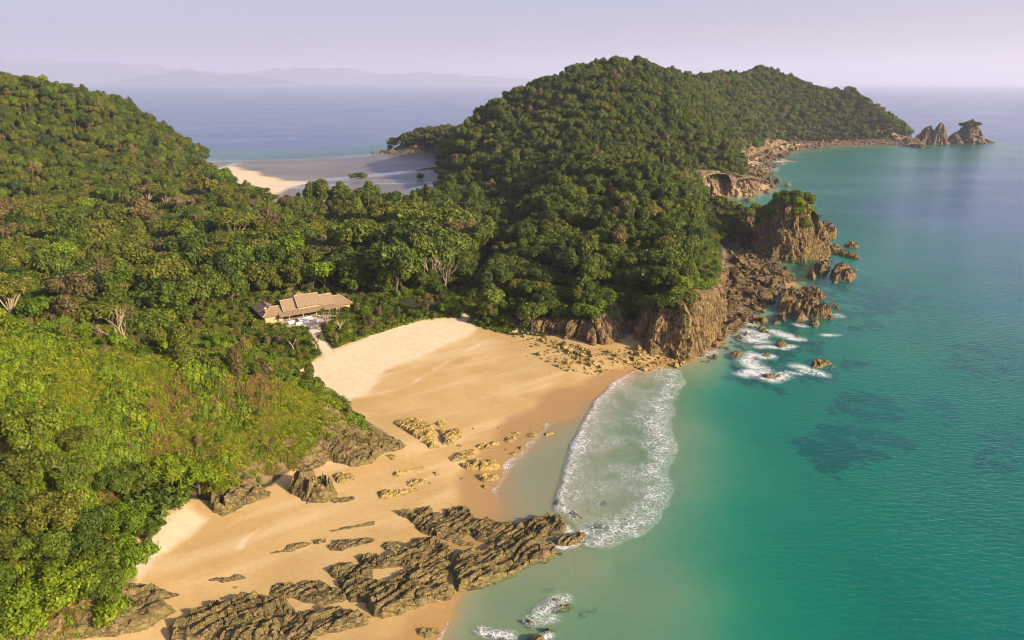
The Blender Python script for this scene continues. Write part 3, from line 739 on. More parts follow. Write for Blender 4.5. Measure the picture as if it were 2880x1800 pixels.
LED = [
 (ZB([(40, 1300), (40, 1190), (110, 1140), (170, 1100), (290, 1050), (400, 1010), (490, 1030), (520, 980), (690, 920), (820, 960), (940, 945), (1010, 1000), (1000, 1050), (900, 1050), (850, 1040), (800, 1100), (900, 1160), (890, 1190), (880, 1300)]), 2.0, 'broad cracked rock ledge with squared blocks and a small pool at its end', (2.4, 1.3)),
 (ZB([(900, 1280), (900, 1190), (960, 1110), (1060, 1060), (1220, 1050), (1270, 1010), (1400, 1000), (1480, 1040), (1640, 1070), (1620, 1110), (1420, 1150), (1250, 1200), (1100, 1280)]), 1.7, 'long tapering rock ledge pointing from the squared blocks towards the sea', (3.0, 1.0)),
 (ZB([(840, 880), (870, 830), (960, 815), (1060, 830), (1120, 790), (1260, 790), (1340, 850), (1430, 870), (1440, 910), (1330, 930), (1220, 950), (1110, 930), (1040, 890), (940, 900)]), 1.2, 'dark knobbly rock ledge lying in sand inland of the main reef', (1.8, 1.0)),
 (ZB([(1660, 990), (1650, 930), (1700, 890), (1900, 830), (2060, 790), (2200, 780), (2340, 810), (2300, 860), (2100, 930), (1900, 1010), (1760, 1055), (1690, 1040)]), 1.9, 'steep-fronted yellow rock ledge ending at a small foaming water edge', (3.4, 1.1)),
 (ZB([(1400, 770), (1440, 740), (1650, 760), (1800, 790), (1950, 680), (2100, 670), (2150, 720), (2080, 790), (1900, 825), (1700, 880), (1600, 920), (1500, 930), (1450, 870)]), 1.5, 'wide weathered rock ledge behind the steep-fronted yellow ledge', (2.8, 0.9)),
 (ZB([(1330, 690), (1400, 640), (1470, 650), (1560, 660), (1660, 680), (1650, 730), (1540, 745), (1400, 745), (1350, 730)]), 1.4, 'short rounded rock ledge at the landward side of the reef', (1.6, 1.0)),
 (ZB([(1560, 590), (1640, 570), (1800, 570), (1900, 520), (2000, 460), (2060, 410), (2180, 400), (2290, 450), (2330, 480), (2300, 560), (2310, 640), (2290, 700), (2200, 770), (2140, 700), (2050, 640), (1900, 630), (1800, 640), (1640, 650)]), 1.4, 'large broken rock ledge with sand pockets beside the tidal channel', (1.9, 0.9)),
 (ZB([(835, 565), (940, 540), (1000, 490), (1100, 460), (1180, 470), (1130, 500), (1040, 530), (960, 550)]), 0.8, 'thin jagged rock rib half buried in smooth sand', (1.2, 0.6)),
 (ZB([(1170, 450), (1290, 430), (1290, 460), (1200, 480)]), 0.6, 'small flat rock beside the thin jagged rib', (1.0, 0.6)),
 (ZB([(1310, 500), (1380, 450), (1500, 430), (1680, 418), (1695, 435), (1560, 480), (1430, 525), (1330, 525)]), 0.9, 'straight blade-like rock rib on the open sand', (2.6, 0.6)),
 (ZB([(1740, 480), (1800, 440), (1930, 430), (1920, 460), (1850, 500), (1790, 510)]), 0.7, 'low rock patch between the blade-like rib and the reef', (1.2, 0.7)),
 (ZB([(1335, 365), (1420, 340), (1680, 285), (1680, 303), (1430, 362), (1350, 380)]), 0.45, 'very thin broken line of rock in the sand', (1.4, 0.5)),
 (ZB([(335, 805), (400, 778), (500, 772), (590, 748), (615, 770), (500, 805), (440, 818)]), 0.7, 'small isolated rock rib on pale sand near the leafy bank', (1.2, 0.6)),
 (ZB([(1340, 140), (1400, 105), (1540, 95), (1530, 115), (1420, 145), (1360, 150)]), 0.6, 'low oval rock rib seaward of the big boulder', (1.2, 0.6)),
 (ZB([(1750, 95), (1735, 60), (1800, 25), (1860, 35), (2030, 5), (2035, 28), (1880, 65), (1790, 95)]), 0.7, 'ragged low rock patch above the reef on wet sand', (1.2, 0.6)),
 (ZM([(170, 245), (270, 235), (350, 195), (430, 190), (450, 240), (540, 235), (580, 250), (610, 185), (700, 165), (780, 170), (860, 270), (990, 260), (1000, 290), (800, 340), (780, 380), (600, 370), (560, 400), (500, 440), (380, 390), (300, 310)]), 1.5, 'dark rugged rock ledge with spiky top at the reef crest', (1.5, 0.9)),
 (ZM([(380, 400), (500, 392), (750, 372), (750, 412), (600, 452), (480, 442)]), 0.8, 'narrow pale rock step below the spiky dark ledge', (1.8, 0.7)),
 (ZM([(860, 400), (830, 350), (900, 335), (1050, 320), (1000, 270), (1090, 280), (1150, 290), (1310, 300), (1330, 340), (1400, 380), (1390, 420), (1200, 430), (1000, 450), (880, 430)]), 1.5, 'lumpy brown rock ledge along the tidal channel', (1.8, 1.0)),
 (ZM([(1320, 300), (1500, 240), (1530, 225), (1640, 240), (1700, 300), (1712, 330), (1620, 370), (1500, 410), (1400, 400), (1390, 360)]), 1.9, 'humped seaward rock ledge reaching the foam', (1.8, 1.0)),
 (ZM([(650, 470), (720, 445), (840, 460), (830, 490), (720, 490)]), 0.7, 'small rock islet inside the tidal channel', (1.2, 0.7)),
 (ZM([(690, 870), (665, 770), (665, 650), (700, 600), (800, 575), (960, 540), (1000, 490), (1100, 470), (1300, 425), (1430, 430), (1440, 470), (1350, 515), (1480, 500), (1600, 480), (1645, 540), (1500, 610), (1400, 630), (1250, 730), (1100, 790), (850, 870), (710, 910)]), 2.0, 'great striped rock slab with a bright front face beside green shallows', (4.0, 1.2)),
 (ZM([(1610, 440), (1700, 410), (1800, 370), (1890, 380), (1870, 430), (1740, 480), (1640, 480)]), 1.3, 'outermost reef rock washed by white foam', (1.8, 0.9)),
 (ZM([(320, 1320), (370, 1295), (440, 1280), (520, 1265), (510, 1310), (380, 1365)]), 0.9, 'lone dark rock on wet sand by the water edge', (1.0, 0.7)),
 (ZM([(970, 1400), (1040, 1365), (1140, 1335), (1140, 1365), (1050, 1420), (980, 1440)]), 0.7, 'low rock awash in a thin line of foam', (1.2, 0.7)),
 (ZM([(1370, 1400), (1400, 1345), (1450, 1325), (1500, 1350), (1500, 1400), (1440, 1440)]), 1.2, 'rounded rock standing in the shallows below the churning foam', (1.4, 1.0)),
 (ZM([(1580, 1000), (1610, 970), (1670, 975), (1650, 1005)]), 1.0, 'small wet rock at the top of the churning foam', (0.8, 0.6)),
 (ZM([(1620, 1075), (1680, 1035), (1760, 1030), (1740, 1060), (1660, 1085)]), 0.9, 'flat wet rock in the churning foam', (0.8, 0.6)),
 (ZM([(1320, 1190), (1380, 1170), (1410, 1200), (1380, 1225)]), 1.1, 'little rock on the landward side of the churning foam', (0.8, 0.6)),
 (ZM([(1510, 1265), (1560, 1245), (1600, 1275), (1560, 1300)]), 1.1, 'little rock below the churning foam', (0.8, 0.6)),
 (ZM([(1740, 165), (1790, 145), (1830, 180), (1870, 210), (1810, 205)]), 1.1, 'small brown rock poking through the wave foam', (0.9, 0.7)),
 (ZC([(270, 270), (330, 230), (500, 180), (640, 210), (740, 280), (720, 380), (760, 400), (700, 440), (560, 450), (460, 380), (350, 320)]), 1.0, 'mossy cluster of yellow rocks off the rocky point', (1.0, 0.8)),
 (ZC([(570, 475), (700, 430), (800, 510), (680, 548), (640, 490)]), 0.7, 'small rock group trailing the mossy yellow cluster', (1.0, 0.7)),
 (ZC([(810, 310), (890, 290), (920, 330), (1000, 290), (1080, 310), (1050, 390), (920, 470), (850, 475), (820, 400)]), 1.1, 'compact cluster of yellow blocks on damp sand', (0.9, 0.7)),
 (ZC([(780, 230), (820, 205), (890, 205), (900, 230), (800, 262)]), 1.0, 'single pale yellow block above the compact cluster', (1.4, 1.0)),
 (ZC([(920, 630), (1000, 590), (1080, 560), (1210, 510), (1290, 530), (1200, 580), (1060, 630), (950, 670)]), 1.2, 'long yellow ridge of rock with a moat of wet sand', (1.4, 0.7)),
 (ZC([(1070, 700), (1180, 660), (1310, 615), (1380, 640), (1500, 640), (1545, 680), (1440, 705), (1320, 725), (1130, 735)]), 1.2, 'jumbled yellow rocks by the pink swash line', (1.2, 0.8)),
 (ZC([(1270, 820), (1340, 785), (1500, 778), (1530, 800), (1440, 845), (1330, 852)]), 1.1, 'smooth yellow rock at the swash edge', (1.8, 0.9)),
 (ZC([(1320, 915), (1350, 890), (1395, 905), (1380, 940), (1340, 938)]), 0.8, 'small yellow rock alone below the swash rocks', (1.0, 0.8)),
 (ZC([(1260, 465), (1310, 430), (1420, 430), (1430, 470), (1330, 500)]), 0.9, 'oval yellow rock in the middle of the beach', (1.0, 0.7)),
 (ZC([(1600, 370), (1630, 325), (1730, 320), (1725, 360), (1640, 390)]), 0.9, 'blocky yellow rock nearest the swash tip', (1.2, 0.8)),
 (ZC([(1840, 300), (1900, 270), (2010, 260), (2000, 290), (1900, 315)]), 0.6, 'flat yellow rock strip at the swash tip', (1.0, 0.6)),
 (ZC([(2060, 270), (2120, 235), (2200, 235), (2190, 265), (2100, 285)]), 0.8, 'outer yellow rock at the tip of the swash', (1.0, 0.7)),
 (ZC([(1660, 270), (1720, 250), (1790, 255), (1770, 285), (1700, 292)]), 0.5, 'low yellow rock above the blocky one', (0.9, 0.6)),
 (ZC([(1400, 410), (1470, 385), (1525, 395), (1500, 430), (1440, 440)]), 0.6, 'little rock pair above the oval rock', (0.8, 0.6)),
 (ZC([(1010, 465), (1070, 450), (1110, 470), (1060, 490)]), 0.5, 'small rock seaward of the compact cluster', (0.8, 0.6)),
 (ZC([(1740, 440), (1800, 418), (1850, 430), (1810, 465)]), 0.6, 'yellow rock touched by the swash', (0.8, 0.6)),
 (ZC([(1650, 510), (1720, 490), (1780, 520), (1700, 530)]), 0.4, 'flat dark rock touched by the swash', (0.8, 0.6)),
 (ZC([(240, 855), (290, 828), (420, 800), (600, 748), (610, 775), (480, 803), (290, 870)]), 0.7, 'narrow beaded rock rib on dry orange sand', (1.0, 0.5)),
 (ZC([(400, 930), (520, 878), (645, 888), (645, 920), (480, 972), (430, 960)]), 0.6, 'low scaly rock patch on dry orange sand', (1.0, 0.6)),
 (ZC([(50, 1070), (150, 1028), (265, 1050), (200, 1092), (90, 1135)]), 0.6, 'low dark rock patch near the big boulder', (1.0, 0.6)),
 (ZC([(300, 1062), (400, 1038), (520, 985), (520, 1015), (380, 1075)]), 0.4, 'thin rock line leading from the dark patch', (1.0, 0.5)),
 (ZC([(160, 662), (230, 640), (300, 660), (230, 695)]), 0.4, 'small reddish rock patch below the rocky point', (0.9, 0.6)),
 (ZC([(740, 810), (770, 795), (800, 812), (770, 825)]), 0.5, 'pebble-like rock alone on orange sand', (0.8, 0.6)),
 (ZF([(1530, 790), (1620, 745), (1755, 758), (1745, 802), (1600, 838)]), 0.9, 'knobbly rock at the seaward foot of the big boulder', (1.0, 0.8)),
]
for i, (pl, h, lab, cell) in enumerate(LED):
    yy = np.mean([b for _, b in pl])
    ledge('rock_ledge', lab, 'rock', None, pl, h * (1.1 if yy > 1190 else 1.35), 100 + i * 13, 'ledge' if yy > 1190 else 'boulder', 0.2 if yy > 1150 else 0.24, cell, grow=(0.55 if h > 1.1 else 0.12) if yy > 1190 else 0.2)
# big boulders at the foot of the grassy hill and rock skirts
ledge('boulder', 'big cracked boulder with a white stain on open sand', 'boulder', None, ZF([(1085, 850), (1130, 790), (1300, 770), (1450, 785), (1590, 850), (1580, 905), (1450, 950), (1290, 965), (1200, 920), (1105, 880)]), 5.4, 901, 'ledge', 0.2, (4.6, 3.6), 2.0, 2.4, 0.7, zcap=2.6)
ledge('boulder', 'massive brown boulder with white stains below the leafy tree', 'boulder', None, ZF([(320, 960), (400, 900), (560, 850), (740, 830), (950, 840), (945, 890), (760, 950), (640, 1010), (480, 1080), (370, 1060), (330, 1010)]), 5.2, 907, 'ledge', 0.2, (4.6, 3.2), 2.0, 3.4, 0.7, zcap=3.2)
ledge('rock_point', 'fissured rock point at the foot of the grassy hill', 'rock', None, ZF([(1440, 60), (1560, 100), (1680, 170), (1800, 250), (1900, 300), (2050, 335), (2240, 420), (2200, 455), (2000, 495), (1900, 590), (1700, 620), (1500, 570), (1330, 665), (1150, 640), (1200, 540), (1320, 450), (1390, 330), (1430, 180)]), 1.9, 911, 'ledge', 0.22, (3.8, 1.8), 1.1, 4.0, onhill=True)
ledge('rock_bank', 'brown rock bank under the leafy trees by the beach', 'rock', None, ZL([(60, 1560), (120, 1450), (260, 1400), (500, 1290), (640, 1210), (700, 1180), (850, 1172), (960, 1200), (1095, 1240), (1000, 1272), (1085, 1340), (990, 1392), (900, 1450), (780, 1482), (560, 1520), (300, 1560)]), 1.9, 917, 'ledge', 0.22, (3.8, 2.2), 1.2, 3.0, onhill=True)
ledge('rock_bank', 'small dark rocks between the leafy trees and the sand', 'rock', None, ZL([(850, 900), (900, 850), (945, 830), (930, 880), (945, 945), (880, 950)]), 1.0, 921, 'ledge', 0.22, (1.0, 0.8), 0.7, 3.5, onhill=True)
for i, (pl, hh_) in enumerate([([(1000, 430), (1060, 350), (1180, 380), (1150, 480), (1060, 520), (960, 560), (930, 500)], 1.0), ([(520, 740), (600, 650), (720, 610), (880, 590), (1040, 540), (1180, 600), (1120, 660), (920, 700), (880, 750), (700, 770), (560, 790)], 1.9), ([(40, 450), (180, 290), (240, 270), (230, 330), (130, 500)], 0.8), ([(890, 340), (950, 310), (940, 360), (900, 390)], 0.7), ([(300, 740), (420, 560), (520, 520), (500, 620), (420, 740), (380, 800)], 0.9)]):
    ledge('bare_outcrop', ['dark bare outcrop in the grass above the rock point', 'brown outcrop above the cave between the two boulders', 'dark rock scar in the grass beside the bright trees', 'small pale slab showing through the hill grass', 'reddish outcrop in the grass above the massive boulder'][i], 'rock', None, ZF(pl), hh_, 925 + i * 7, 'ledge', 0.24, (2.4, 1.6), 0.8, 4.0, onhill=True)

# rocks standing in the sea below the headland
SEA = [
 (ZQ([(1080, 520), (1130, 370), (1250, 335), (1400, 335), (1560, 370), (1660, 480), (1800, 560), (1885, 620), (1860, 658), (1700, 645), (1480, 612), (1400, 572), (1250, 562)]), 5.2, 'largest brown rock islet off the headland boulders', (3.5, 2.5)),
 (ZQ([(1205, 300), (1240, 232), (1330, 250), (1400, 295), (1380, 332), (1270, 325)]), 3.0, 'small rock islet just inland of the largest islet', (2.2, 1.6)),
 (ZQ([(1400, 250), (1550, 235), (1640, 250), (1720, 320), (1805, 352), (1720, 388), (1550, 372), (1480, 322)]), 3.6, 'pale domed rock islet behind the largest islet', (3.0, 2.0)),
 (ZQ([(1020, 610), (1120, 560), (1200, 545), (1250, 640), (1200, 690), (1120, 660)]), 3.2, 'blocky rock in front of the largest islet', (2.4, 1.8)),
 (ZQ([(1310, 660), (1340, 560), (1400, 570), (1550, 660), (1430, 695), (1330, 695)]), 3.6, 'pointed bright rock in front of the largest islet', (2.8, 2.2)),
 (ZQ([(1520, 740), (1540, 690), (1640, 672), (1700, 720), (1620, 775)]), 2.4, 'rounded rock off the front of the islets', (2.4, 1.8)),
 (ZQ([(1030, 720), (1040, 665), (1080, 650), (1140, 710), (1070, 732)]), 2.2, 'small bright rock beside the boulder beach', (2.0, 1.6)),
 (ZQ([(780, 680), (830, 620), (920, 625), (985, 690), (900, 715)]), 2.4, 'knobbly rock at the edge of the boulder beach', (1.8, 1.4)),
 (ZQ([(810, 830), (840, 775), (920, 765), (980, 830), (1040, 850), (900, 850)]), 1.8, 'olive rock with foam behind it, nearest the boulder beach', (1.8, 1.4)),
 (ZQ([(1060, 1020), (1090, 950), (1200, 955), (1250, 1010), (1200, 1045), (1100, 1045)]), 2.2, 'dark rock ringed by a bar of foam', (2.0, 1.5)),
 (ZQ([(1320, 900), (1350, 855), (1410, 860), (1420, 905)]), 1.5, 'small brown rock at the end of a foam streak', (1.6, 1.2)),
 (ZQ([(880, 1430), (920, 1395), (1050, 1400), (1150, 1390), (1180, 1440), (1050, 1465), (940, 1460)]), 1.5, 'low flat rock wrapped by a curl of white surf', (1.6, 1.1)),
 (ZQ([(1540, 1330), (1560, 1250), (1680, 1225), (1740, 1240), (1810, 1205), (1840, 1260), (1760, 1300), (1640, 1335)]), 2.6, 'twin-humped rock out in the turquoise water', (2.0, 1.5)),
 (ZQ([(1760, 1320), (1850, 1290), (1915, 1300), (1850, 1340)]), 0.9, 'low ledge beside the twin-humped rock', (1.4, 1.0)),
 (ZQ([(1600, 1370), (1640, 1345), (1700, 1375), (1660, 1400)]), 0.7, 'tiny rock in the foam before the twin-humped rock', (1.2, 1.0)),
 (ZQ([(450, 1150), (470, 1095), (560, 1085), (600, 1075), (665, 1120), (640, 1150), (560, 1175)]), 1.5, 'olive rock group in the shallows below the cliff', (1.4, 1.0)),
 (ZQ([(880, 1150), (930, 1110), (1040, 1120), (1000, 1180), (920, 1170)]), 1.0, 'low rock with a white wash of foam on its left', (1.4, 1.0)),
 (ZQ([(640, 890), (660, 810), (700, 830), (700, 890)]), 1.9, 'upright olive rock at the foam below the boulder beach', (1.6, 1.2)),
 (ZQ([(530, 900), (560, 860), (640, 900), (630, 930), (570, 930)]), 1.4, 'brown rock between the cliff foot and the foam', (1.4, 1.1)),
 (ZQ([(1820, 870), (1870, 835), (1900, 860), (1860, 880)]), 0.8, 'little rock far out in the turquoise water', (1.4, 1.0)),
 (ZQ([(1815, 400), (1850, 360), (1895, 385), (1860, 410)]), 1.3, 'small rock off the pale domed islet', (1.4, 1.0)),
 (ZQ([(1780, 480), (1830, 445), (1960, 480), (1990, 520), (1920, 520)]), 1.2, 'low line of rock off the largest islet', (1.6, 1.0)),
 (ZS([(1650, 790), (1660, 700), (1720, 655), (1780, 660), (1860, 710), (1920, 760), (1900, 830), (1780, 830)]), 7.5, 'tall wedge-shaped rock behind the leafy sea stack', (4.0, 3.0)),
 (ZS([(1740, 940), (1760, 850), (1830, 870), (1860, 940), (1800, 980)]), 5.0, 'olive rock against the foot of the leafy sea stack', (3.0, 2.4)),
 (ZS([(1990, 920), (2050, 870), (2120, 870), (2210, 930), (2180, 950), (2080, 950)]), 2.4, 'low rock islet out to sea beyond the stack', (2.4, 1.6)),
 (ZS([(1780, 990), (1840, 935), (1950, 950), (2100, 1030), (2230, 1080), (2220, 1105), (2100, 1090), (1950, 1050), (1840, 1030)]), 2.6, 'long low spit of rock beyond the stack', (2.6, 1.6)),
 (ZS([(1580, 1250), (1620, 1130), (1700, 1150), (1780, 1130), (1830, 1200), (1800, 1290), (1660, 1310)]), 5.5, 'rock buttress at the seaward foot of the stack', (3.0, 2.4)),
 (ZS([(1800, 1350), (1830, 1230), (1900, 1210), (1990, 1210), (2080, 1260), (2190, 1335), (2100, 1410), (1980, 1400), (1860, 1390)]), 5.0, 'broad rugged rock off the seaward foot of the stack', (3.0, 2.0)),
 (ZS([(1480, 1330), (1530, 1260), (1600, 1240), (1645, 1330), (1600, 1380), (1520, 1360)]), 4.0, 'mossy rock in front of the stack', (2.4, 1.8)),
 (ZS([(1850, 1430), (1880, 1375), (1940, 1400), (1910, 1435)]), 2.0, 'small bright rock before the broad rugged rock', (1.8, 1.4)),
 (ZS([(2120, 1245), (2160, 1220), (2220, 1250), (2160, 1260)]), 1.0, 'tiny rock far off the stack', (1.6, 1.2)),
 (ZS([(730, 830), (760, 770), (820, 790), (870, 850), (800, 880)]), 3.6, 'round boulder between the headland trees and the stack', (2.4, 2.0)),
 (ZS([(900, 200), (930, 165), (1000, 180), (1000, 205)]), 3.0, 'small far rock off the far cliffs', (3.0, 2.4)),
 (ZS([(640, 300), (700, 265), (790, 285), (800, 305), (700, 305)]), 2.2, 'flat far rock in the green cove', (3.0, 2.4)),
 (ZS([(990, 140), (1010, 100), (1060, 125), (1130, 100), (1130, 135), (1060, 145)]), 3.2, 'double far rock off the far cliffs', (3.0, 2.4)),
 (ZS([(1185, 110), (1230, 60), (1290, 100), (1260, 118)]), 4.0, 'pointed far rock off the far cliffs', (3.0, 2.4)),
 (ZS([(1060, 60), (1075, 25), (1110, 35), (1105, 70)]), 4.0, 'upright far rock near the far boulder shore', (3.0, 2.4)),
]
for i, (pl, h, lab, cell) in enumerate(SEA):
    far = np.mean([b for _, b in pl]) < 560
    ledge('sea_rock', lab, 'rock', None, pl, h, 1200 + i * 13, 'cliff' if h > 3 else 'ledge', 0.4 if not far else 0.8, cell, 1.2 if h < 3 else 2.2, 0.3, 0.7)

# ------------------------------------------------------------------ cliffs
CAPS = []
def cliff(name, label, pts, heights, seed, mat='cliff', lean=0.28, nu=0.45, cap=7.0, amp=1.0, zref=0.6, base_off=1.5):
    B = PL(pts, zref); hh = np.array(heights, float)
    seg = np.r_[0, np.cumsum(np.hypot(*np.diff(B, axis=0).T))]
    s = np.arange(0, seg[-1], nu); bx = np.interp(s, seg, B[:, 0]); by = np.interp(s, seg, B[:, 1]); hs = np.interp(s, seg, hh)
    k = np.ones(5) / 5
    for _ in range(2):
        bx = np.convolve(np.pad(bx, 2, 'edge'), k, 'valid'); by = np.convolve(np.pad(by, 2, 'edge'), k, 'valid'); hs = np.convolve(np.pad(hs, 2, 'edge'), k, 'valid')
    tx, ty = np.gradient(bx), np.gradient(by); L = np.hypot(tx, ty) + 1e-9
    nx, ny = -ty / L, tx / L        # inland when the base runs with the land on its left
    nt = int(max(hh) / nu) + 4; t = np.linspace(-0.12, 1, nt)
    T, S = np.meshgrid(t, s, indexing='ij')
    zz = T * hs[None]
    off = -base_off + lean * np.maximum(T, 0) * hs[None] * (0.6 + 0.7 * np.maximum(T, 0) ** 2)
    col = fbm(S / 5.5, zz / 22, o=3, s=seed)                    # buttresses and clefts
    cleft = np.exp(-(np.abs(fbm(S / 8.0, zz / 60, o=2, s=seed + 9)) / 0.07) ** 2)
    blk1, e1, c1 = voro(S / 2.6 + fbm(S / 3, zz / 3, o=2, s=seed + 2) * 0.5, zz / 3.4, seed + 1)
    rough = fbm(S / 1.3, zz / 1.8, o=4, s=seed + 3)
    disp = amp * (2.4 * col - 2.6 * cleft + 1.5 * (c1 - 0.5) - 0.6 * np.exp(-(e1 / 0.09) ** 2) + 0.9 * rough)
    disp = disp * np.minimum(1, hs[None] / 6.0)
    off = off - disp
    ztop = zz + zref - 0.6 + rough * 0.25
    X = bx[None] + nx[None] * off; Y = by[None] + ny[None] * off; Z = ztop
    # cap running back into the hillside
    cs = np.linspace(0.15, 1, 8)
    cX = [X[-1] + nx * cap * c for c in cs]; cY = [Y[-1] + ny * cap * c for c in cs]
    cZ = [Z[-1] + 0.25 * cap * c - 3.0 * c ** 3 + fbm(s / 2, s * 0 + c * 3, o=3, s=seed + 5) * 0.5 for c in cs]
    X = np.vstack([X] + [a[None] for a in cX]); Y = np.vstack([Y] + [a[None] for a in cY]); Z = np.vstack([Z] + [a[None] for a in cZ])
    V = np.stack([X, Y, Z], -1).reshape(-1, 3); o0 = np.array([bx.mean(), by.mean(), 0.0])
    CAPS.append((np.stack([X[-8:-2], Y[-8:-2], Z[-8:-2]], -1).reshape(-1, 3), len(s) * nu))
    o = obj(name, mesh_np(name, V - o0, grid_faces(*X.shape), M[mat], False), None, o0)
    return tag(o, label, 'cliff')
cliff('cliff', 'tall craggy ochre cliff at the tip of the headland', [(1500, 796), (1512, 815), (1535, 832), (1570, 840), (1608, 848), (1650, 838), (1688, 808), (1700, 775), (1702, 740), (1705, 700), (1712, 660)], [10, 13, 14, 14.5, 16, 18, 17, 13, 10, 8, 4], 301, amp=0.9)
cliff('cliff', 'low broken brown cliff above the boulder-strewn sand', [(1195, 783), (1240, 792), (1290, 803), (1340, 815), (1400, 826), (1445, 820), (1478, 796), (1490, 780), (1500, 796)], [2, 5, 6.5, 7.5, 8.5, 9.5, 10, 10, 10], 311, amp=1.0, lean=0.5)
cliff('cliff', 'sunlit pale cliff of the far cove with dark clefts', [(1596, 448), (1615, 458), (1642, 466), (1665, 465), (1690, 466), (1712, 456), (1722, 462), (1750, 461), (1785, 459), (1795, 448), (1780, 436)], [14, 16, 15, 17, 14, 9, 12, 15, 9, 6, 3], 321, 'farcliff', 0.45, 0.9, 16.0, 1.9)
cliff('cliff', 'small upright cliff above the far sand', [(1722, 385), (1732, 374), (1752, 372), (1772, 368), (1782, 362)], [8, 16, 18, 14, 6], 331, 'farcliff', 0.2, 1.0, 16.0, 1.6)
cliff('cliff', 'low stepped cliff at the back of the far shore', [(1782, 364), (1805, 357), (1835, 346), (1860, 338)], [8, 10, 9, 4], 341, 'farcliff', 0.7, 1.2, 14.0, 1.6)

def stack(name, label, c, ra, rb, rot, hgt, seed, mat, apex=(0, 0), prof=None, n=120, m=70, amp=1.0, cat='rock', cuts=()):
    th = np.linspace(0, 2 * np.pi, n, endpoint=False); t = np.linspace(-0.06, 1, m)
    T, A = np.meshgrid(t, th, indexing='ij')
    pr = np.interp(T, [-0.06, 0, 0.1, 0.4, 0.7, 0.88, 0.96, 1.0], prof or [1.12, 1.05, 0.97, 0.84, 0.66, 0.42, 0.22, 0.0])
    ca, sa = np.cos(A), np.sin(A)
    r = 1.0 / ((np.abs(ca) / ra) ** 2.6 + (np.abs(sa) / rb) ** 2.6) ** (1 / 2.6)
    sz = min(ra, rb)
    col = fbm(ca * 3.0 + 5, sa * 3.0, T * hgt / (sz * 1.9), o=3, s=seed)
    blk, e, cid = voro(A * 3.2, T * hgt / (sz * 0.45), seed + 2)
    rough = fbm(ca * 11, sa * 11, T * hgt / (sz * 0.25), o=4, s=seed + 5)
    r = r * pr * (1 + amp * (0.30 * col + 0.12 * (cid - 0.5) - 0.07 * np.exp(-(e / 0.09) ** 2) + 0.13 * rough))
    x = r * ca; y = r * sa
    X = x * math.cos(rot) - y * math.sin(rot) + apex[0] * T; Y = x * math.sin(rot) + y * math.cos(rot) + apex[1] * T
    Z = T * hgt * (1 + 0.10 * fbm(X / sz * 1.2, Y / sz * 1.2, o=3, s=seed + 8) * np.clip(T, 0, 1))
    V = np.stack([X, Y, Z], -1).reshape(-1, 3)
    for az, tl, d in cuts:
        nn = np.array([math.cos(R(az)) * math.cos(R(tl)), math.sin(R(az)) * math.cos(R(tl)), math.sin(R(tl))])
        V = V - np.maximum(V @ nn - d, 0)[:, None] * nn[None] * 0.93
    if len(cuts):
        rd = V * np.array([1, 1, 0.15]); rd /= np.linalg.norm(rd, axis=1, keepdims=True) + 1e-6
        bl = np.floor(fbm(V[:, 0] / 5, V[:, 1] / 5, V[:, 2] / 9, o=2, s=seed + 31) * 5) / 5
        V = V + (fbm(V[:, 0] / 2.6, V[:, 1] / 2.6, V[:, 2] / 4.5, o=5, s=seed + 30, g=0.6) * 2.6 + bl * 3.0)[:, None] * rd
    o = obj(name, mesh_np(name, V, grid_faces(m, n, True), M[mat], False), None, c)
    return tag(o, label, cat)
def stack_top(o):
    v = np.zeros(len(o.data.vertices) * 3, np.float32); o.data.vertices.foreach_get('co', v)
    return v.reshape(-1, 3) + np.array(o.location)
BOXY = [1.15, 1.1, 1.06, 1.0, 0.93, 0.75, 0.5, 0.0]
st_main = stack('sea_stack', 'big rock stack capped with bushes off the headland', (STACK_C[0], STACK_C[1] + 4, -0.3), 18.0, 14.0, R(10), 33.0, 401, 'cliff', (-2, 1), BOXY, 160, 90, 0.8, cuts=[(208, 14, 11.5), (238, 12, 12.0), (292, 14, 11.5), (335, 22, 15.0), (15, 38, 20.0), (70, 40, 19.0), (150, 48, 23.0), (190, 50, 24.0), (320, 52, 25.0)])
st_neck = stack('sea_stack', 'lower bushy rock shoulder joining the stack to the headland', (*P(1775, 590, 0)[:2] + np.array([3, 14]), -0.3), 12.0, 9.0, R(0), 19.0, 411, 'cliff', (2, 3), BOXY, 110, 60, 0.9, cuts=[(200, 20, 8.0), (260, 20, 8.0), (320, 25, 11.0), (90, 40, 13.0), (170, 45, 14.0)])
st_pin = stack('sea_stack', 'bare rock fin on the seaward shoulder of the stack', (*P(1920, 612, 0)[:2] + np.array([4, 9]), -0.3), 7.5, 7.0, R(30), 24.0, 415, 'cliff', (-3, 2), None, 90, 60, 1.0, cuts=[(215, 14, 5.0), (290, 14, 5.5), (0, 25, 7.0)])
FAR = [('two-pronged grey pinnacle off the far point', (2188, 338), 17, 11, 24, None), ('sharp grey pinnacle beside the two-pronged one', (2216, 339), 13, 10, 29, None), ('low dark rock between the far point and the pinnacles', (2160, 341), 17, 9, 9, None), ('dark knob of rock left of the tree-topped islet', (2254, 337), 13, 10, 15, None),
       ('tree-topped rock islet at the end of the chain', (2288, 335), 25, 18, 24, [1.15, 1.08, 1.0, 0.80, 0.55, 0.38, 0.26, 0.0]), ('low tail of rock trailing from the tree-topped islet', (2326, 335), 17, 7, 5, None), ('flat rock before the pinnacles', (2168, 347), 16, 6, 5, None)]
far_st = []
for i, (lab, px, ra, rb, hg, pr) in enumerate(FAR):
    c = P(*px, 0)
    far_st.append(stack('sea_stack', lab, (c[0], c[1], -0.4), ra, rb, R(20 * i), hg, 430 + i * 11, 'pinnacle', (0, 0), pr or [1.25, 1.15, 0.95, 0.66, 0.42, 0.24, 0.12, 0.0], 72, 44, 1.7))

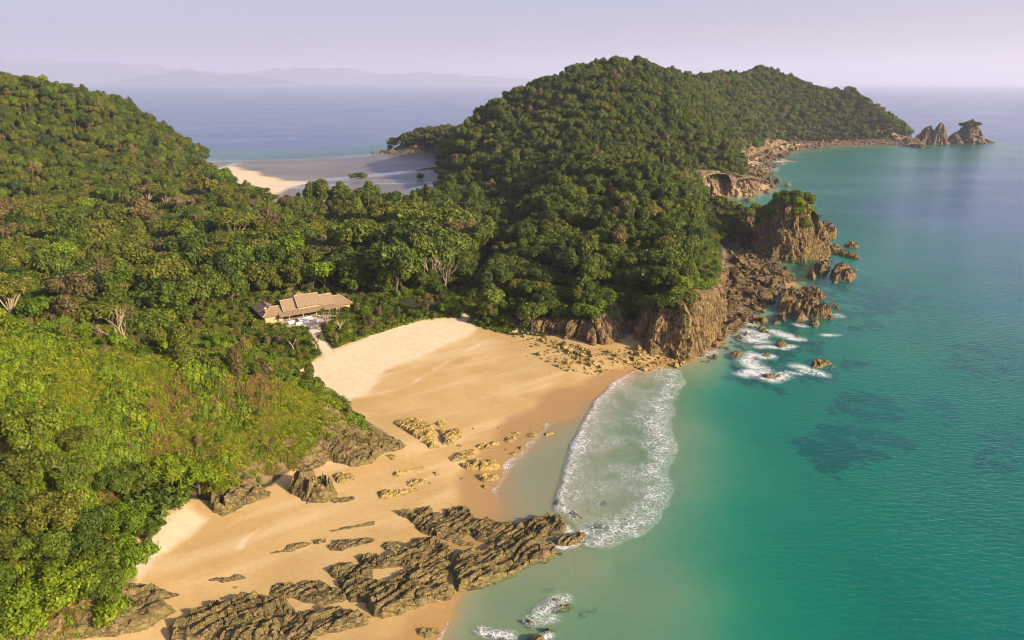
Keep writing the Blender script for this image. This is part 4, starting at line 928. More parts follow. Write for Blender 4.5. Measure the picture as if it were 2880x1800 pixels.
# ------------------------------------------------------------------ loose boulders
def rock_mesh(seed, mat='boulder', sub=2):
    rg = np.random.default_rng(seed)
    bm = bmesh.new(); bmesh.ops.create_icosphere(bm, subdivisions=sub, radius=1.0)
    V = np.array([v.co[:] for v in bm.verts]); F = np.array([[v.index for v in f.verts] for f in bm.faces]); bm.free()
    for _ in range(15):
        nrm = rg.normal(size=3); nrm /= np.linalg.norm(nrm); d = rg.uniform(0.35, 0.8)
        ex = V @ nrm - d
        V = V - np.maximum(ex, 0)[:, None] * nrm[None]
    V *= (1 + 0.14 * fbm(V[:, 0] * 2.2 + seed, V[:, 1] * 2.2, V[:, 2] * 2.2, o=3, s=seed))[:, None]
    V *= np.array([1.25, 0.95, 0.75])
    return mesh_np('boulder', V, F, M[mat], False)
ROCKS = [rock_mesh(500 + i) for i in range(6)] + [rock_mesh(500 + i, 'shore') for i in range(6)]
RB = np.random.default_rng(5)
FIELDS = [(PL([(1190, 786), (1260, 800), (1400, 830), (1500, 830), (1625, 852), (1560, 868), (1480, 876), (1400, 886), (1330, 880), (1270, 852), (1215, 815)], 1.0), 1.45, 0.6, 'rubble of yellow rocks on the sand below the cliffs', 'rocks below the cliffs'),
          (PL([(1290, 812), (1400, 835), (1500, 832), (1630, 852), (1540, 862), (1440, 862), (1370, 858), (1320, 840)], 1.0), 0.95, 0.5, 'rubble of yellow rocks on the sand below the cliffs', 'rocks below the cliffs'),
          (PLATFORM, 1.9, 1.1, 'brown boulder on the boulder beach', 'boulders of the boulder beach'),
          (PL([(1695, 800), (1740, 770), (1800, 735), (1850, 690), (1880, 690), (1830, 740), (1790, 770), (1740, 800), (1700, 850), (1640, 862)], 0.2), 3.0, 0.8, 'brown boulder in the water edge of the boulder beach', 'boulders of the boulder beach'),
          (PLATFORM, 1.15, 0.42, 'brown boulder on the boulder beach', 'boulders of the boulder beach'),
          (PL([(1720, 600), (1740, 568), (1800, 560), (1810, 600), (1760, 612)], 0.5), 2.2, 1.0, 'brown boulder on the neck of land behind the stack', 'boulders of the neck'),
          (FARSHORE, 4.0, 1.5, 'small boulder on the far rocky shore', 'boulders of the far shore'),
          (PL([(870, 360), (910, 353), (1040, 363), (1030, 368), (920, 366)], 0.4), 5.0, 1.6, 'dark rock along the low shore of the tidal flat', 'rocks of the tidal flat')]
rocks = []
for poly, sp, sz, lab, grp in FIELDS:
    lo, hi = poly.min(0), poly.max(0)
    X, Y = np.meshgrid(np.arange(lo[0], hi[0], sp), np.arange(lo[1], hi[1], sp))
    X = (X + RB.uniform(-0.5, 0.5, X.shape) * sp).ravel(); Y = (Y + RB.uniform(-0.5, 0.5, Y.shape) * sp).ravel()
    k = inside(X, Y, poly) & (fbm(X / 7, Y / 7, o=2, s=77) + RB.uniform(-0.5, 0.5, X.shape) > -0.35)
    X, Y = X[k], Y[k]; Z = np.maximum(H(X, Y), -0.2)
    for x, y, z in zip(X, Y, Z):
        s = sz * float(np.clip(RB.lognormal(-0.4, 0.6), 0.25, 2.8))
        rocks.append((x, y, z, s, lab, grp))
# a few strays on the open sand
for px in ZC([(1215, 250), (770, 812), (1075, 830), (1610, 460), (700, 915), (1920, 205), (1570, 185), (1530, 215)]) + ZB([(545, 840), (1850, 985), (970, 880)]) + [(1230, 836), (1245, 850), (1210, 820), (1300, 885)]:
    q = P(*px, 1.0); q[2] = float(H(q[0:1], q[1:2])[0])
    rocks.append((q[0], q[1], q[2], 0.32, 'little stray stone lying alone on the open sand', 'stray stones on the sand'))
pr_ = np.array([r[:3] for r in rocks]); u_, v_, d_ = to_px(pr_)
app = np.array([r[3] for r in rocks]) / d_ * ((u_ > 0) & (u_ < 2420) & (v_ < 1512))
order = np.argsort(-app)
ROCKL = {'rocks below the cliffs': [('its inland end', P(1220, 800)), ('the low cliff', P(1330, 830)), ('the dark cleft', P(1480, 830)), ('the tall cliff', P(1600, 855)), ('the damp sand', P(1380, 880)), ('the wave edge', P(1500, 872))],
         'boulders of the boulder beach': [('the tall cliff', P(1700, 790)), ('the cliff side', P(1705, 700)), ('the leafy slope', P(1720, 630)), ('the stack', P(1830, 650)), ('the still pool', P(1800, 700)), ('the knobbly rock', P(1780, 740)), ('the open middle', P(1750, 680)), ('the foam', P(1740, 800))]}
rest = []
for n_, i in enumerate(order):
    x, y, z, s, lab, grp = rocks[i]
    rz, tl = RB.uniform(0, 6.28), RB.uniform(-0.3, 0.3)
    mi = int(RB.integers(0, 6)) + (0 if ('cliffs' in grp or 'sand' in grp) else 6)
    if n_ < 290:
        o = obj('boulder', ROCKS[mi], None, (x, y, z + 0.3 * s))
        o.rotation_euler = (tl * 2.0, tl * 1.2, rz); o.scale = (s, s, s * RB.uniform(0.95, 1.5))
        bl = ROCKL.get(grp)
        if bl:
            mk = bl[int(np.argmin([math.hypot(m_[1][0] - x, m_[1][1] - y) for m_ in bl]))][0]
            lab = '%s %s' % ('small' if s < 0.5 else ('middling' if s < 1.0 else 'large'), lab.replace('rubble of yellow rocks', 'yellow rock')) + ' near ' + mk
            grp = lab
        tag(o, lab, 'boulder', grp)
    else:
        rest.append((x, y, z + 0.15 * s, s, rz, mi))

# ------------------------------------------------------------------ scattering for stuff
def gn_scatter(name, pts, rot, scl, idx, protos, label, cat):
    pc = bpy.data.collections.new(name + '_pieces')
    for i, o in enumerate(protos):
        pc.objects.link(o)
    me = bpy.data.meshes.new(name)
    me.vertices.add(len(pts)); me.vertices.foreach_set('co', np.asarray(pts, np.float32).ravel())
    a = me.attributes.new('rot', 'FLOAT_VECTOR', 'POINT'); a.data.foreach_set('vector', np.asarray(rot, np.float32).ravel())
    a = me.attributes.new('scl', 'FLOAT_VECTOR', 'POINT'); a.data.foreach_set('vector', np.asarray(scl, np.float32).ravel())
    a = me.attributes.new('idx', 'INT', 'POINT'); a.data.foreach_set('value', np.asarray(idx, np.int32))
    ng = bpy.data.node_groups.new(name, 'GeometryNodeTree')
    ng.interface.new_socket('Geometry', in_out='INPUT', socket_type='NodeSocketGeometry')
    ng.interface.new_socket('Geometry', in_out='OUTPUT', socket_type='NodeSocketGeometry')
    N = ng.nodes.new; L = ng.links.new
    gi, go = N('NodeGroupInput'), N('NodeGroupOutput')
    mp = N('GeometryNodeMeshToPoints'); ip = N('GeometryNodeInstanceOnPoints'); ci = N('GeometryNodeCollectionInfo')
    ci.inputs['Collection'].default_value = pc; ci.inputs['Separate Children'].default_value = True; ci.inputs['Reset Children'].default_value = True
    def na(nm, ty):
        n = N('GeometryNodeInputNamedAttribute'); n.data_type = ty; n.inputs['Name'].default_value = nm
        return [s for s in n.outputs if s.enabled and s.name == 'Attribute'][0]
    er = N('FunctionNodeEulerToRotation')
    L(gi.outputs[0], mp.inputs['Mesh']); L(mp.outputs[0], ip.inputs['Points']); L(ci.outputs[0], ip.inputs['Instance'])
    ip.inputs['Pick Instance'].default_value = True
    L(na('idx', 'INT'), ip.inputs['Instance Index']); L(na('rot', 'FLOAT_VECTOR'), er.inputs[0]); L(er.outputs[0], ip.inputs['Rotation'])
    L(na('scl', 'FLOAT_VECTOR'), ip.inputs['Scale']); L(ip.outputs[0], go.inputs[0])
    o = obj(name, me)
    md = o.modifiers.new('scatter', 'NODES'); md.node_group = ng
    return tag(o, label, cat, None, 'stuff')
if rest:
    A = np.array(rest)
    gn_scatter('rubble', A[:, :3], np.stack([A[:, 4] * 0.05, A[:, 4] * 0.03, A[:, 4]], -1), np.repeat(A[:, 3:4], 3, 1), A[:, 5], [obj('rubble_piece_%02d' % i, m, link=False) for i, m in enumerate(ROCKS)], 'countless small stones below the cliffs and along the shore', 'rubble')

# ------------------------------------------------------------------ plants
def tube(path, rad, sides=5):
    path = np.asarray(path, float); V = []; n = len(path)
    for i in range(n):
        d = path[min(i + 1, n - 1)] - path[max(i - 1, 0)]; d /= np.linalg.norm(d) + 1e-9
        a = np.cross(d, [0.3, 0.9, 0.2]); a /= np.linalg.norm(a) + 1e-9; b = np.cross(d, a)
        for k in range(sides):
            an = 2 * np.pi * k / sides
            V.append(path[i] + rad[i] * (math.cos(an) * a + math.sin(an) * b))
    return np.array(V), grid_faces(n, sides, True)
class Acc:
    def __init__(self): self.V, self.F, self.n = [], [], 0
    def add(self, VF):
        self.V.append(VF[0]); self.F.append(VF[1] + self.n); self.n += len(VF[0]); return self
    def get(self): return np.vstack(self.V), np.vstack(self.F)
def leaves(rg, P0, N0, size, asp=0.55):
    n = len(P0)
    N0 = N0 / (np.linalg.norm(N0, axis=1, keepdims=True) + 1e-9)
    r = rg.normal(size=(n, 3)); T = np.cross(N0, r); T /= np.linalg.norm(T, axis=1, keepdims=True) + 1e-9
    B = np.cross(N0, T)
    s = (size * rg.uniform(0.6, 1.35, n))[:, None]
    V = np.stack([P0 - T * s, P0 - B * s * asp + N0 * s * 0.12, P0 + T * s, P0 + B * s * asp + N0 * s * 0.12], 1).reshape(-1, 3)
    return V, np.arange(n * 4).reshape(-1, 4)
def crown(seed, rx, rz, zc, nl, nleaf, leaf, lobe=0.42, flat=0.0, asp=0.55):
    rg = np.random.default_rng(seed)
    C = rg.normal(size=(nl, 3)); C /= np.linalg.norm(C, axis=1, keepdims=True)
    C[:, 2] = np.abs(C[:, 2]) * 0.9 - 0.25 if flat == 0 else rg.uniform(-0.1, 0.25, nl)
    C *= rg.uniform(0.30, 0.98, (nl, 1)); C[:, :2] *= rg.uniform(0.75, 1.2, (1, 2))
    C = np.vstack([C, [[0, 0, 0.2]]]) * np.array([rx, rx, rz])
    LR = rg.uniform(lobe * 0.5, lobe * 1.3, nl + 1) * rx
    w = LR ** 2 / (LR ** 2).sum()
    k = rg.choice(nl + 1, nleaf, p=w)
    D = rg.normal(size=(nleaf, 3)); D[:, 2] += 0.35; D /= np.linalg.norm(D, axis=1, keepdims=True)
    rr = rg.uniform(0.45, 1.18, nleaf) ** 0.6
    Q = C[k] + D * (LR[k] * rr)[:, None] * np.array([1, 1, 0.85 if flat == 0 else 0.55])
    Q += rg.normal(size=Q.shape) * 0.06 * rx * (rg.uniform(0, 1, (nleaf, 1)) < 0.3)
    Q[:, 2] += zc
    return leaves(rg, Q, D + rg.normal(size=D.shape) * 0.45 + np.array([0, 0, 0.25]), leaf, asp), C + np.array([0, 0, zc])
def trunk(seed, h, r, tips, rb=0.35):
    rg = np.random.default_rng(seed); A = Acc()
    top = np.array([rg.uniform(-.3, .3), rg.uniform(-.3, .3), h])
    A.add(tube([(0, 0, -1.0), (0.05, 0, h * 0.4), top], [r * 1.25, r, r * 0.75]))
    for tp in tips:
        mid = top * 0.55 + tp * 0.45 + rg.normal(size=3) * 0.3; mid[2] += 0.2
        A.add(tube([top - [0, 0, 0.5], mid, tp], [r * 0.55, r * rb, r * 0.12], 4))
    return A.get()
def bare(seed, h, r, spread, depth=3, twig=0.5):
    rg = np.random.default_rng(seed); A = Acc(); T = Acc()
    def grow(p, d, L, rad, lv):
        q1 = p + d * L * 0.5 + rg.normal(size=3) * L * 0.06; q2 = q1 + (d + rg.normal(size=3) * 0.15) * L * 0.5
        (A if lv < 2 else T).add(tube([p, q1, q2], [rad, rad * 0.8, rad * 0.6], 5 if lv < 2 else 3))
        if lv >= depth: return
        for _ in range(rg.integers(2, 4) if lv else 3):
            nd = d + rg.normal(size=3) * spread + np.array([0, 0, 0.18]); nd /= np.linalg.norm(nd)
            grow(q2, nd, L * rg.uniform(0.62, 0.85), rad * 0.58, lv + 1)
    for k in range(2):
        d0 = np.array([rg.uniform(-.25, .25), rg.uniform(-.2, .2), 1.0]); d0 /= np.linalg.norm(d0)
        grow(np.array([0.2 * k, 0, -0.8]), d0, h * 0.40, r, 0)
    return A.get(), T.get()
SHAPES = {}
for i, (rx, rz, h, nl, lf) in enumerate([(3.9, 3.0, 5.6, 17, 0.38), (3.5, 3.4, 6.0, 14, 0.34), (4.3, 2.7, 5.2, 20, 0.39), (3.2, 3.7, 6.4, 15, 0.34)]):
    cr, C = crown(600 + i, rx, rz, h, nl, 3300, lf, 0.35); SHAPES['round%d' % i] = (trunk(620 + i, h * 0.55, 0.28, C[:5]), cr)
for i, (rx, h) in enumerate([(4.6, 7.2), (4.0, 6.6)]):
    cr, C = crown(640 + i, rx, 1.6, h, 13, 2300, 0.34, 0.30, 1.0); SHAPES['umbrella%d' % i] = (trunk(650 + i, h * 0.45, 0.25, C[:9], 0.5), cr)
cr, C = crown(660, 2.3, 4.6, 6.2, 12, 2300, 0.36, 0.50); SHAPES['tall0'] = (trunk(661, 3.5, 0.2, C[:4]), cr)
for i in range(3):
    cr, C = crown(670 + i, 1.7, 1.3, 1.1, 8, 1000, 0.20, 0.5, 0, 0.6); SHAPES['shrub%d' % i] = (trunk(675 + i, 0.7, 0.07, C[:4]), cr)
def upright(seed):
    rg = np.random.default_rng(seed); n = 1500
    t = rg.uniform(0, 1, n) ** 0.9; a = rg.uniform(0, 6.28, n); r = (0.6 + 0.9 * t) * np.sqrt(rg.uniform(0.2, 1, n)) * (1 - 0.55 * np.maximum(t - 0.75, 0) / 0.25)
    Q = np.stack([r * np.cos(a), r * np.sin(a), 0.05 + t * 4.6], -1)
    return leaves(rg, Q, np.stack([np.cos(a), np.sin(a), 0.2 + 0 * a], -1) + rg.normal(size=Q.shape) * 0.5, 0.26, 0.35)
for i, (rx, rz, h, nl) in enumerate([(3.6, 2.6, 2.6, 16), (3.1, 3.1, 3.0, 14)]):
    cr, C = crown(680 + i, rx, rz, h, nl * 2, 9000, 0.20, 0.27, 0, 0.55); SHAPES['leafy%d' % i] = (trunk(685 + i, h * 0.5, 0.2, C[:6]), cr)
SHAPES['vase0'] = (bare(690, 4.0, 0.05, 0.28, 2)[0], upright(691))
# pandanus: forked trunk with tufts of sword leaves
def pandanus(seed):
    rg = np.random.default_rng(seed); A = Acc(); tips = []
    A.add(tube([(0, 0, -.5), (0.1, 0, 1.0), (0.0, 0.1, 1.8)], [.2, .17, .15]))
    for k in range(6):
        an = k * 1.05 + rg.uniform(-.3, .3); tp = np.array([1.5 * math.cos(an), 1.5 * math.sin(an), 3.0 + rg.uniform(0, .9)])
        A.add(tube([(0, 0.1, 1.7), tp * [0.55, 0.55, 0.75], tp], [.12, .09, .07], 4)); tips.append(tp)
    V = []
    for tp in tips:
        for _ in range(46):
            d = rg.normal(size=3); d[2] = abs(d[2]) * 0.8 + 0.05; d /= np.linalg.norm(d); L = rg.uniform(0.8, 1.25)
            s = np.cross(d, [0, 0, 1]); s /= np.linalg.norm(s) + 1e-6
            V += [tp + s * .05, tp - s * .05, tp + d * L * .6 - s * .055, tp + d * L * .6 + s * .055, tp + d * L * .6 + s * .055, tp + d * L * .6 - s * .055, tp + d * L + [0, 0, -.3 * L], tp + d * L + s * .01 + [0, 0, -.3 * L]]
    V = np.array(V)
    return A.get(), (V, np.arange(len(V)).reshape(-1, 4))
SHAPES['pandanus0'] = pandanus(695)

LEAFN = {'dark': 'dark green', 'mid': 'mid green', 'olive': 'olive green', 'brown': 'brownish', 'bright': 'bright green'}
PROTO = []       # (object name, shape word, leaf key, trunk mesh, crown mesh, joined mesh, crown radius, height)
def proto(shape, leaf, objname, word, bark='bark'):
    (tv, tf), (cv, cf) = SHAPES[shape]
    tm = mesh_np('trunk', tv, tf, M[bark], True); cm = mesh_np('crown', cv, cf, M['leaf_' + leaf], False)
    jm = mesh_np('tree', np.vstack([cv, tv]), np.vstack([cf, tf + len(cv)]), [M['leaf_' + leaf], M[bark]], False, [0] * len(cf) + [1] * len(tf))
    PROTO.append((objname, word, leaf, tm, cm, jm, float(np.percentile(np.hypot(cv[:, 0], cv[:, 1]), 95)), float(cv[:, 2].max())))
    return len(PROTO) - 1
K = {}
for nm, args in {
    'd0': ('round0', 'dark'), 'd1': ('round1', 'dark'), 'd2': ('round2', 'dark'), 'd3': ('round3', 'dark'), 'm0': ('round2', 'mid'), 'm1': ('round1', 'mid'), 'm3': ('round3', 'mid'), 'o0': ('round0', 'olive'), 'o1': ('round2', 'olive'), 'o3': ('round3', 'olive'),
    'br0': ('round1', 'brown'), 'b0': ('round0', 'bright'), 'b1': ('round3', 'bright')}.items():
    K[nm] = proto(*args, 'broadleaf_tree', 'round-crowned')
for nm, args in {'u0': ('umbrella0', 'brown'), 'u1': ('umbrella1', 'olive'), 'u2': ('umbrella1', 'brown'), 'u3': ('umbrella0', 'olive')}.items():
    K[nm] = proto(*args, 'umbrella_tree', 'flat-topped', 'palebark')
for nm, args in {'t0': ('tall0', 'mid'), 't1': ('tall0', 'dark')}.items():
    K[nm] = proto(*args, 'slender_tree', 'tall narrow')
for nm, args in {'s0': ('shrub0', 'mid'), 's1': ('shrub1', 'bright'), 's2': ('shrub2', 'olive'), 's3': ('shrub0', 'dark'), 's4': ('shrub1', 'brown')}.items():
    K[nm] = proto(*args, 'shrub', 'bushy')
for nm, args in {'v0': ('vase0', 'brown'), 'v1': ('vase0', 'olive')}.items():
    K[nm] = proto(*args, 'vase_shrub', 'upright twiggy', 'palebark')
for nm, args in {'fd': ('leafy1', 'dark'), 'fm0': ('leafy0', 'mid'), 'fm1': ('leafy1', 'mid'), 'fo': ('leafy0', 'olive'), 'fb0': ('leafy0', 'bright'), 'fb1': ('leafy1', 'bright')}.items():
    K[nm] = proto(*args, 'leafy_tree', 'low spreading')
K['p0'] = proto('pandanus0', 'mid', 'pandanus_tree', 'sword-leaved', 'palebark')

def make_plant(pi, x, y, z, s, rz, label, group, sz=None, tilt=0.0):
    nm, word, leaf, tm, cm, jm, cr_, ht = PROTO[pi]
    e = empty(nm, (x, y, z), rz, (s, s, sz if sz else s))
    if tilt: e.rotation_euler = (0, tilt, rz)
    obj('trunk' if 'shrub' not in nm else 'stems', tm, e); obj('crown' if 'shrub' not in nm else 'foliage', cm, e)
    cat = 'shrub' if 'shrub' in nm else 'tree'
    return tag(e, label, cat, group)

# --- scatter candidates
TR = np.random.default_rng(77)
cand = []
def scatter(x0, x1, y0, y1, sp, fn):
    X, Y = np.meshgrid(np.arange(x0, x1, sp), np.arange(y0, y1, sp))
    X = (X + TR.uniform(-.48, .48, X.shape) * sp).ravel(); Y = (Y + TR.uniform(-.48, .48, Y.shape) * sp).ravel()
    Z = H(X, Y)
    u, v, d = to_px(np.stack([X, Y, Z + 5], -1))
    k = (u > -160) & (u < 2580) & (v > 60) & (v < 1720) & (d > 20) & (Z > 1.0)
    return fn(X[k], Y[k], Z[k])
def pick(keys, w, n):
    w = np.array(w, float) / sum(w)
    return np.array([K[keys[i]] for i in TR.choice(len(keys), n, p=w)])
def add(X, Y, Z, s, kinds, zone):
    for a in zip(X, Y, Z, s, kinds): cand.append((*a, zone))
def forest(X, Y, Z):
    hg, hh, hl = hill_grass(X, Y), hill_head(X, Y), hill_left(X, Y)
    dv = sd_in(X, Y, VEGP)
    k = (dv > 1.5) & ~inside(X, Y, CLEAR) & (sd_in(X, Y, PATH) < -PATH_W) & ~inside(X, Y, BARE) & ~inside(X, Y, TRACK)
    k &= ~((hg > 1.0) & (Y < 175)) 
    fd = sd_in(X, Y, HEAD_FOOT)
    k &= ~((fd > -2) & (fd < 4.0) & (Y < 480))
    k &= ~((Y < 250) & (X > -95) & (X < -10) & (hh < 0.5))          # kept low between lodge and beach
    X, Y, Z, hh, hl, hg, fd = X[k], Y[k], Z[k], hh[k], hl[k], hg[k], fd[k]
    n = len(X)
    nz = fbm(X / 38, Y / 38, o=3, s=33); n2 = fbm(X / 15, Y / 15, o=2, s=34)
    isl = pick(['m0', 'm1', 'o0', 'o1', 'o3', 'br0', 'u0', 'u1', 'u2', 'u3', 'd0', 'b0'], [2.6, 2.2, 2.2, 1.8, 1.6, .7, .7, 1.2, .6, 1, 2.4, .8], n)
    isd = pick(['d0', 'd1', 'd2', 'd3', 'm0', 'm1', 'm3', 'o0', 't1', 'u1', 'o3'], [2.5, 2, 2.5, 2, 1.6, 1.2, 1, 1.0, .8, .3, .8], n)
    hdp = pick(['d0', 'd1', 'd2', 'd3', 'm0', 'm3', 'o0', 'o1', 'o3', 'br0', 't1', 't0'], [2.4, 1.8, 2.2, 1.8, 2.0, 2.0, 1.5, .9, 1.1, .35, .9, .9], n)
    lft = pick(['d0', 'd1', 'm0', 'm1', 'o0', 'o1', 'o3', 'br0', 'u3', 'd3', 'b1'], [2.2, 2.0, 2.2, 1.6, 1.8, 1.5, 1.5, .6, .5, 1.6, .5], n)
    kd = np.where(hh > 0.5, hdp, np.where(hl > 0.5, lft, np.where(nz + (X + 60) / 110 > 0, isd, isl)))
    s = np.clip(TR.lognormal(-0.05, 0.36, n), 0.5, 2.1) * (1 + 0.3 * n2)
    s = np.where((hh > 0.5) & (Y < 300), s * 0.85, s)
    s = np.where((hg > 1) , s * 0.7, s)
    s = np.where((fd > 0) & (fd < 11) & (Y < 480), s * 0.6, s)
    uu, vv, _ = to_px(np.stack([X, Y, Z], -1))
    s = np.where((hh > 0.5) & (Y > 780), s * 1.15, s)
    s = np.where((hh > 0.5) | (hl > 0.5), np.minimum(s, 1.25 + 0.3 * TR.uniform(0, 1, n) ** 2), s)
    s = np.where((uu > 1655) & (vv > 425), s * 0.5, s)
    s = np.where((hh < .5) & (hl < .5) & (Y > 360), s * 0.85, s)
    zone = np.where(hh > 0.5, 0, np.where(hl > 0.5, 1, np.where(Y < 300, 2, 3)))
    for a in zip(X, Y, Z, s, kd, zone): cand.append(a)
scatter(-480, 700, 150, 330, 4.6, forest)
scatter(-520, 700, 330, 620, 5.6, forest)
scatter(-640, 760, 620, 1330, 5.2, forest)
def fringe(X, Y, Z):       # shrubs: cliff tops, beach edge, back of the grassy hill
    hg, hh = hill_grass(X, Y), hill_head(X, Y); dv = sd_in(X, Y, VEGP); fd = sd_in(X, Y, HEAD_FOOT)
    k = ~inside(X, Y, CLEAR) & (sd_in(X, Y, PATH) < -PATH_W) & ~inside(X, Y, BARE) & ~inside(X, Y, TRACK) & (dv > 0.6)
    edge = (fd > 3.2) & (fd < 16) & (Y < 500) & (Z > 5)
    beach = (Y < 262) & (X > -110) & (X < -5) & (hh < 0.5) & (hg < 1.2) & (Y > 180)
    back = (hg > 1.2) & (Y > 128 + 0.0 * X)
    gr = hill_grass.ridges[0]
    ry = np.interp(X, gr[::-1, 0], gr[::-1, 1])
    back &= Y > ry + 1.5
    slope_s = (hg > 2) & (Y <= ry + 1.5) & (TR.uniform(0, 1, X.shape) < 0.10 + 0.22 * (fbm(X / 8, Y / 8, o=2, s=45) > 0.12))
    slope_s &= X < -46
    m = k & (edge | beach | back | slope_s)
    X, Y, Z, e, b, bk, sl = X[m], Y[m], Z[m], edge[m], beach[m], back[m], slope_s[m]
    n = len(X)
    kd = np.where(e, pick(['s0', 's3', 's2', 's1', 'v1'], [2, 3, 1.5, .6, .3], n), np.where(b, pick(['s0', 's1', 's2', 's3', 's4', 'v0', 'v1'], [3, 1.6, 1.6, 2, .8, .3, .3], n), pick(['s0', 's1', 's2', 's4', 'v0', 'v1', 'b1'], [2.5, 3, 1.5, .4, .5, .6, .5], n)))
    s = np.where(e, TR.uniform(0.8, 1.7, n), np.where(b, TR.uniform(0.6, 1.2, n), np.where(bk, TR.uniform(0.7, 1.4, n), TR.uniform(0.35, 0.75, n))))
    s = np.where(b & (seg_dist(X, Y, LW([(5, -9), (14, -13), (24, -10)])) < 7.5), s * 0.5, s)
    vas = np.isin(kd, [K['v0'], K['v1']]); s = np.where(vas, s * 0.75, s); s = np.where(kd == K['b1'], s * 0.45, s)
    zone = np.where(e, 4, np.where(b, 5, 6))
    for a in zip(X, Y, Z, s, kd, zone): cand.append(a)
scatter(-150, 190, 84, 500, 2.1, fringe)

# --- placed one by one, read off the photograph: pixel of the crown centre, crown radius in px
HAND = []
def hand(u, v, rpx, kind, label, hf=0.62, tilt=0.0, group=None):
    pi = K[kind]; cr_, ht = PROTO[pi][6], PROTO[pi][7]
    q = hit(u, v, 2.0)
    for _ in range(3):
        dep = to_px(q + [0, 0, 2.0])[2]; s = rpx / FPX * dep / cr_
        q = hit(u, v, ht * s * hf)
    HAND.append((q[0], q[1], q[2], s, pi, label, tilt, group))
for u, v, r, kd, lab in [
    (60, 1000, 70, 'fm1', 'dense green tree high on the grassy hill, the uppermost of its grove'), (40, 1110, 80, 'fo', 'olive tree with a pale dead branch on the grassy hill'), (150, 1120, 55, 'fd', 'dark bluish green tree in the middle of the hillside grove'),
    (95, 1215, 90, 'fo', 'wide olive tree in the hillside grove'), (180, 1230, 60, 'fd', 'dark tree shaded by the wide olive tree'), (395, 1110, 62, 'fb0', 'spreading bright green tree beside the massive boulder'), (465, 1120, 46, 'fb1', 'bright green tree touching the massive boulder'),
    (340, 1185, 62, 's3', 'dark low bush under the spreading bright tree'), (285, 1220, 66, 'fb0', 'bright green tree at the edge of the pale sand'), (300, 1300, 58, 'fb1', 'bright green tree leaning over the sand beside the dead branch'),
    (215, 1330, 66, 'fm0', 'green tree in the lower hillside grove'), (130, 1385, 84, 'fb0', 'large bright green tree above the rock bank'), (50, 1450, 76, 'fb1', 'bright green tree at the lower end of the hillside grove'), (235, 1390, 50, 'fm1', 'small green tree above the rock bank'),
    (20, 1290, 60, 'fo', 'olive tree at the outer side of the hillside grove'), (185, 1290, 52, 'fd', 'dark green tree in the shade of the lower grove'), (-10, 1390, 60, 'fm1', 'green tree beyond the large bright tree'), (420, 1170, 40, 's0', 'green bush between the bright trees and the sand'),
    (255, 1440, 40, 's1', 'bright bush on top of the rock bank'), (330, 1140, 50, 'fd', 'dark leafy tree behind the spreading bright tree'), (255, 1130, 52, 'fm0', 'green tree on the open side of the hillside grove'), (110, 1290, 56, 'fm1', 'green tree in the middle of the lower grove'), (350, 1240, 40, 'fm0', 'small green tree hugging the edge of the sand'),
    (0, 1180, 60, 'fm0', 'green tree at the upper outer side of the grove'), (170, 1040, 46, 'fo', 'olive tree at the top of the grove'), (270, 1370, 44, 'fb1', 'small bright tree just above the rock bank')]:
    if r: hand(u, v, r, kd, lab)
hand(1060, 722, 26, 'fb1', 'single rounded bright tree where the sand meets the track', 0.55)
for u, v, r, lab in [(770, 742, 24, 'sword-leaved tree at the corner of the terrace'), (802, 752, 27, 'forked sword-leaved tree on the lawn before the lodge'), (745, 800, 22, 'sword-leaved tree beside the sandy path'), (690, 800, 24, 'sword-leaved tree among bushes below the lodge'), (865, 745, 14, 'small sword-leaved tree near the beach edge')]:
    hand(u, v, r, 'p0', lab, 0.75)
for u, v, r, kd, lab in [(160, 735, 22, 'v0', 'vase-shaped twiggy shrub with pale stems on the crest'), (425, 815, 24, 'v1', 'broad twiggy shrub at the top of the grass'), (555, 845, 18, 'v0', 'dry upright twiggy shrub at the end of the crest'), (365, 800, 15, 'v1', 'narrow twiggy shrub next to the dead tree'), (720, 735, 0, 'v1', '')]:
    if r: hand(u, v, r, kd, lab, 0.6)
hand(1010, 715, 22, 'br0', 'small rust-brown tree at the back of the beach', 0.6)

# visibility: paint crown discs near to far into a coarse buffer
C_ = np.array([c[:4] for c in cand]); kd_ = np.array([c[4] for c in cand]); zn_ = np.array([c[5] for c in cand])
hts = np.array([p[7] for p in PROTO]); crs = np.array([p[6] for p in PROTO])
u_, v_, d_ = to_px(C_[:, :3] + np.stack([0 * kd_, 0 * kd_, hts[kd_] * C_[:, 3] * 0.65], -1))
rp = crs[kd_] * C_[:, 3] * FPX / d_
buf = np.zeros((378, 605), bool); vis = np.zeros(len(C_))
for o_ in HAND:
    uu, vv, dd = to_px(np.array(o_[:3]) + [0, 0, hts[o_[4]] * o_[3] * 0.65]); r_ = crs[o_[4]] * o_[3] * FPX / dd
    a0, a1, b0, b1 = int((vv - r_) / 4), int((vv + r_) / 4), int((uu - r_) / 4), int((uu + r_) / 4)
    buf[max(a0, 0):max(a1, 0), max(b0, 0):max(b1, 0)] = True
gpx, gpy, gd = to_px(np.stack([GX, GY, GZ], -1)[::4, ::4].reshape(-1, 3))
for i in np.argsort(d_):
    a0, a1, b0, b1 = int((v_[i] - rp[i]) / 4), int((v_[i] + rp[i]) / 4) + 1, int((u_[i] - rp[i]) / 4), int((u_[i] + rp[i]) / 4) + 1
    a0, b0 = max(a0, 0), max(b0, 0)
    sub = buf[a0:max(a1, 0), b0:max(b1, 0)]
    vis[i] = (~sub).sum(); sub[:] = True
ZONE = [('on the wooded headland', 'trees of the headland'), ('on the wooded hill across from the headland', 'trees of the far hill'), ('in the wood around the lodge', 'trees around the lodge'), ('in the forest of the low isthmus', 'trees of the isthmus'), ('along the cliff top', 'shrubs along the cliff top'), ('between the lodge and the beach', 'shrubs between lodge and beach'), ('on the grassy hill', 'shrubs of the grassy hill')]
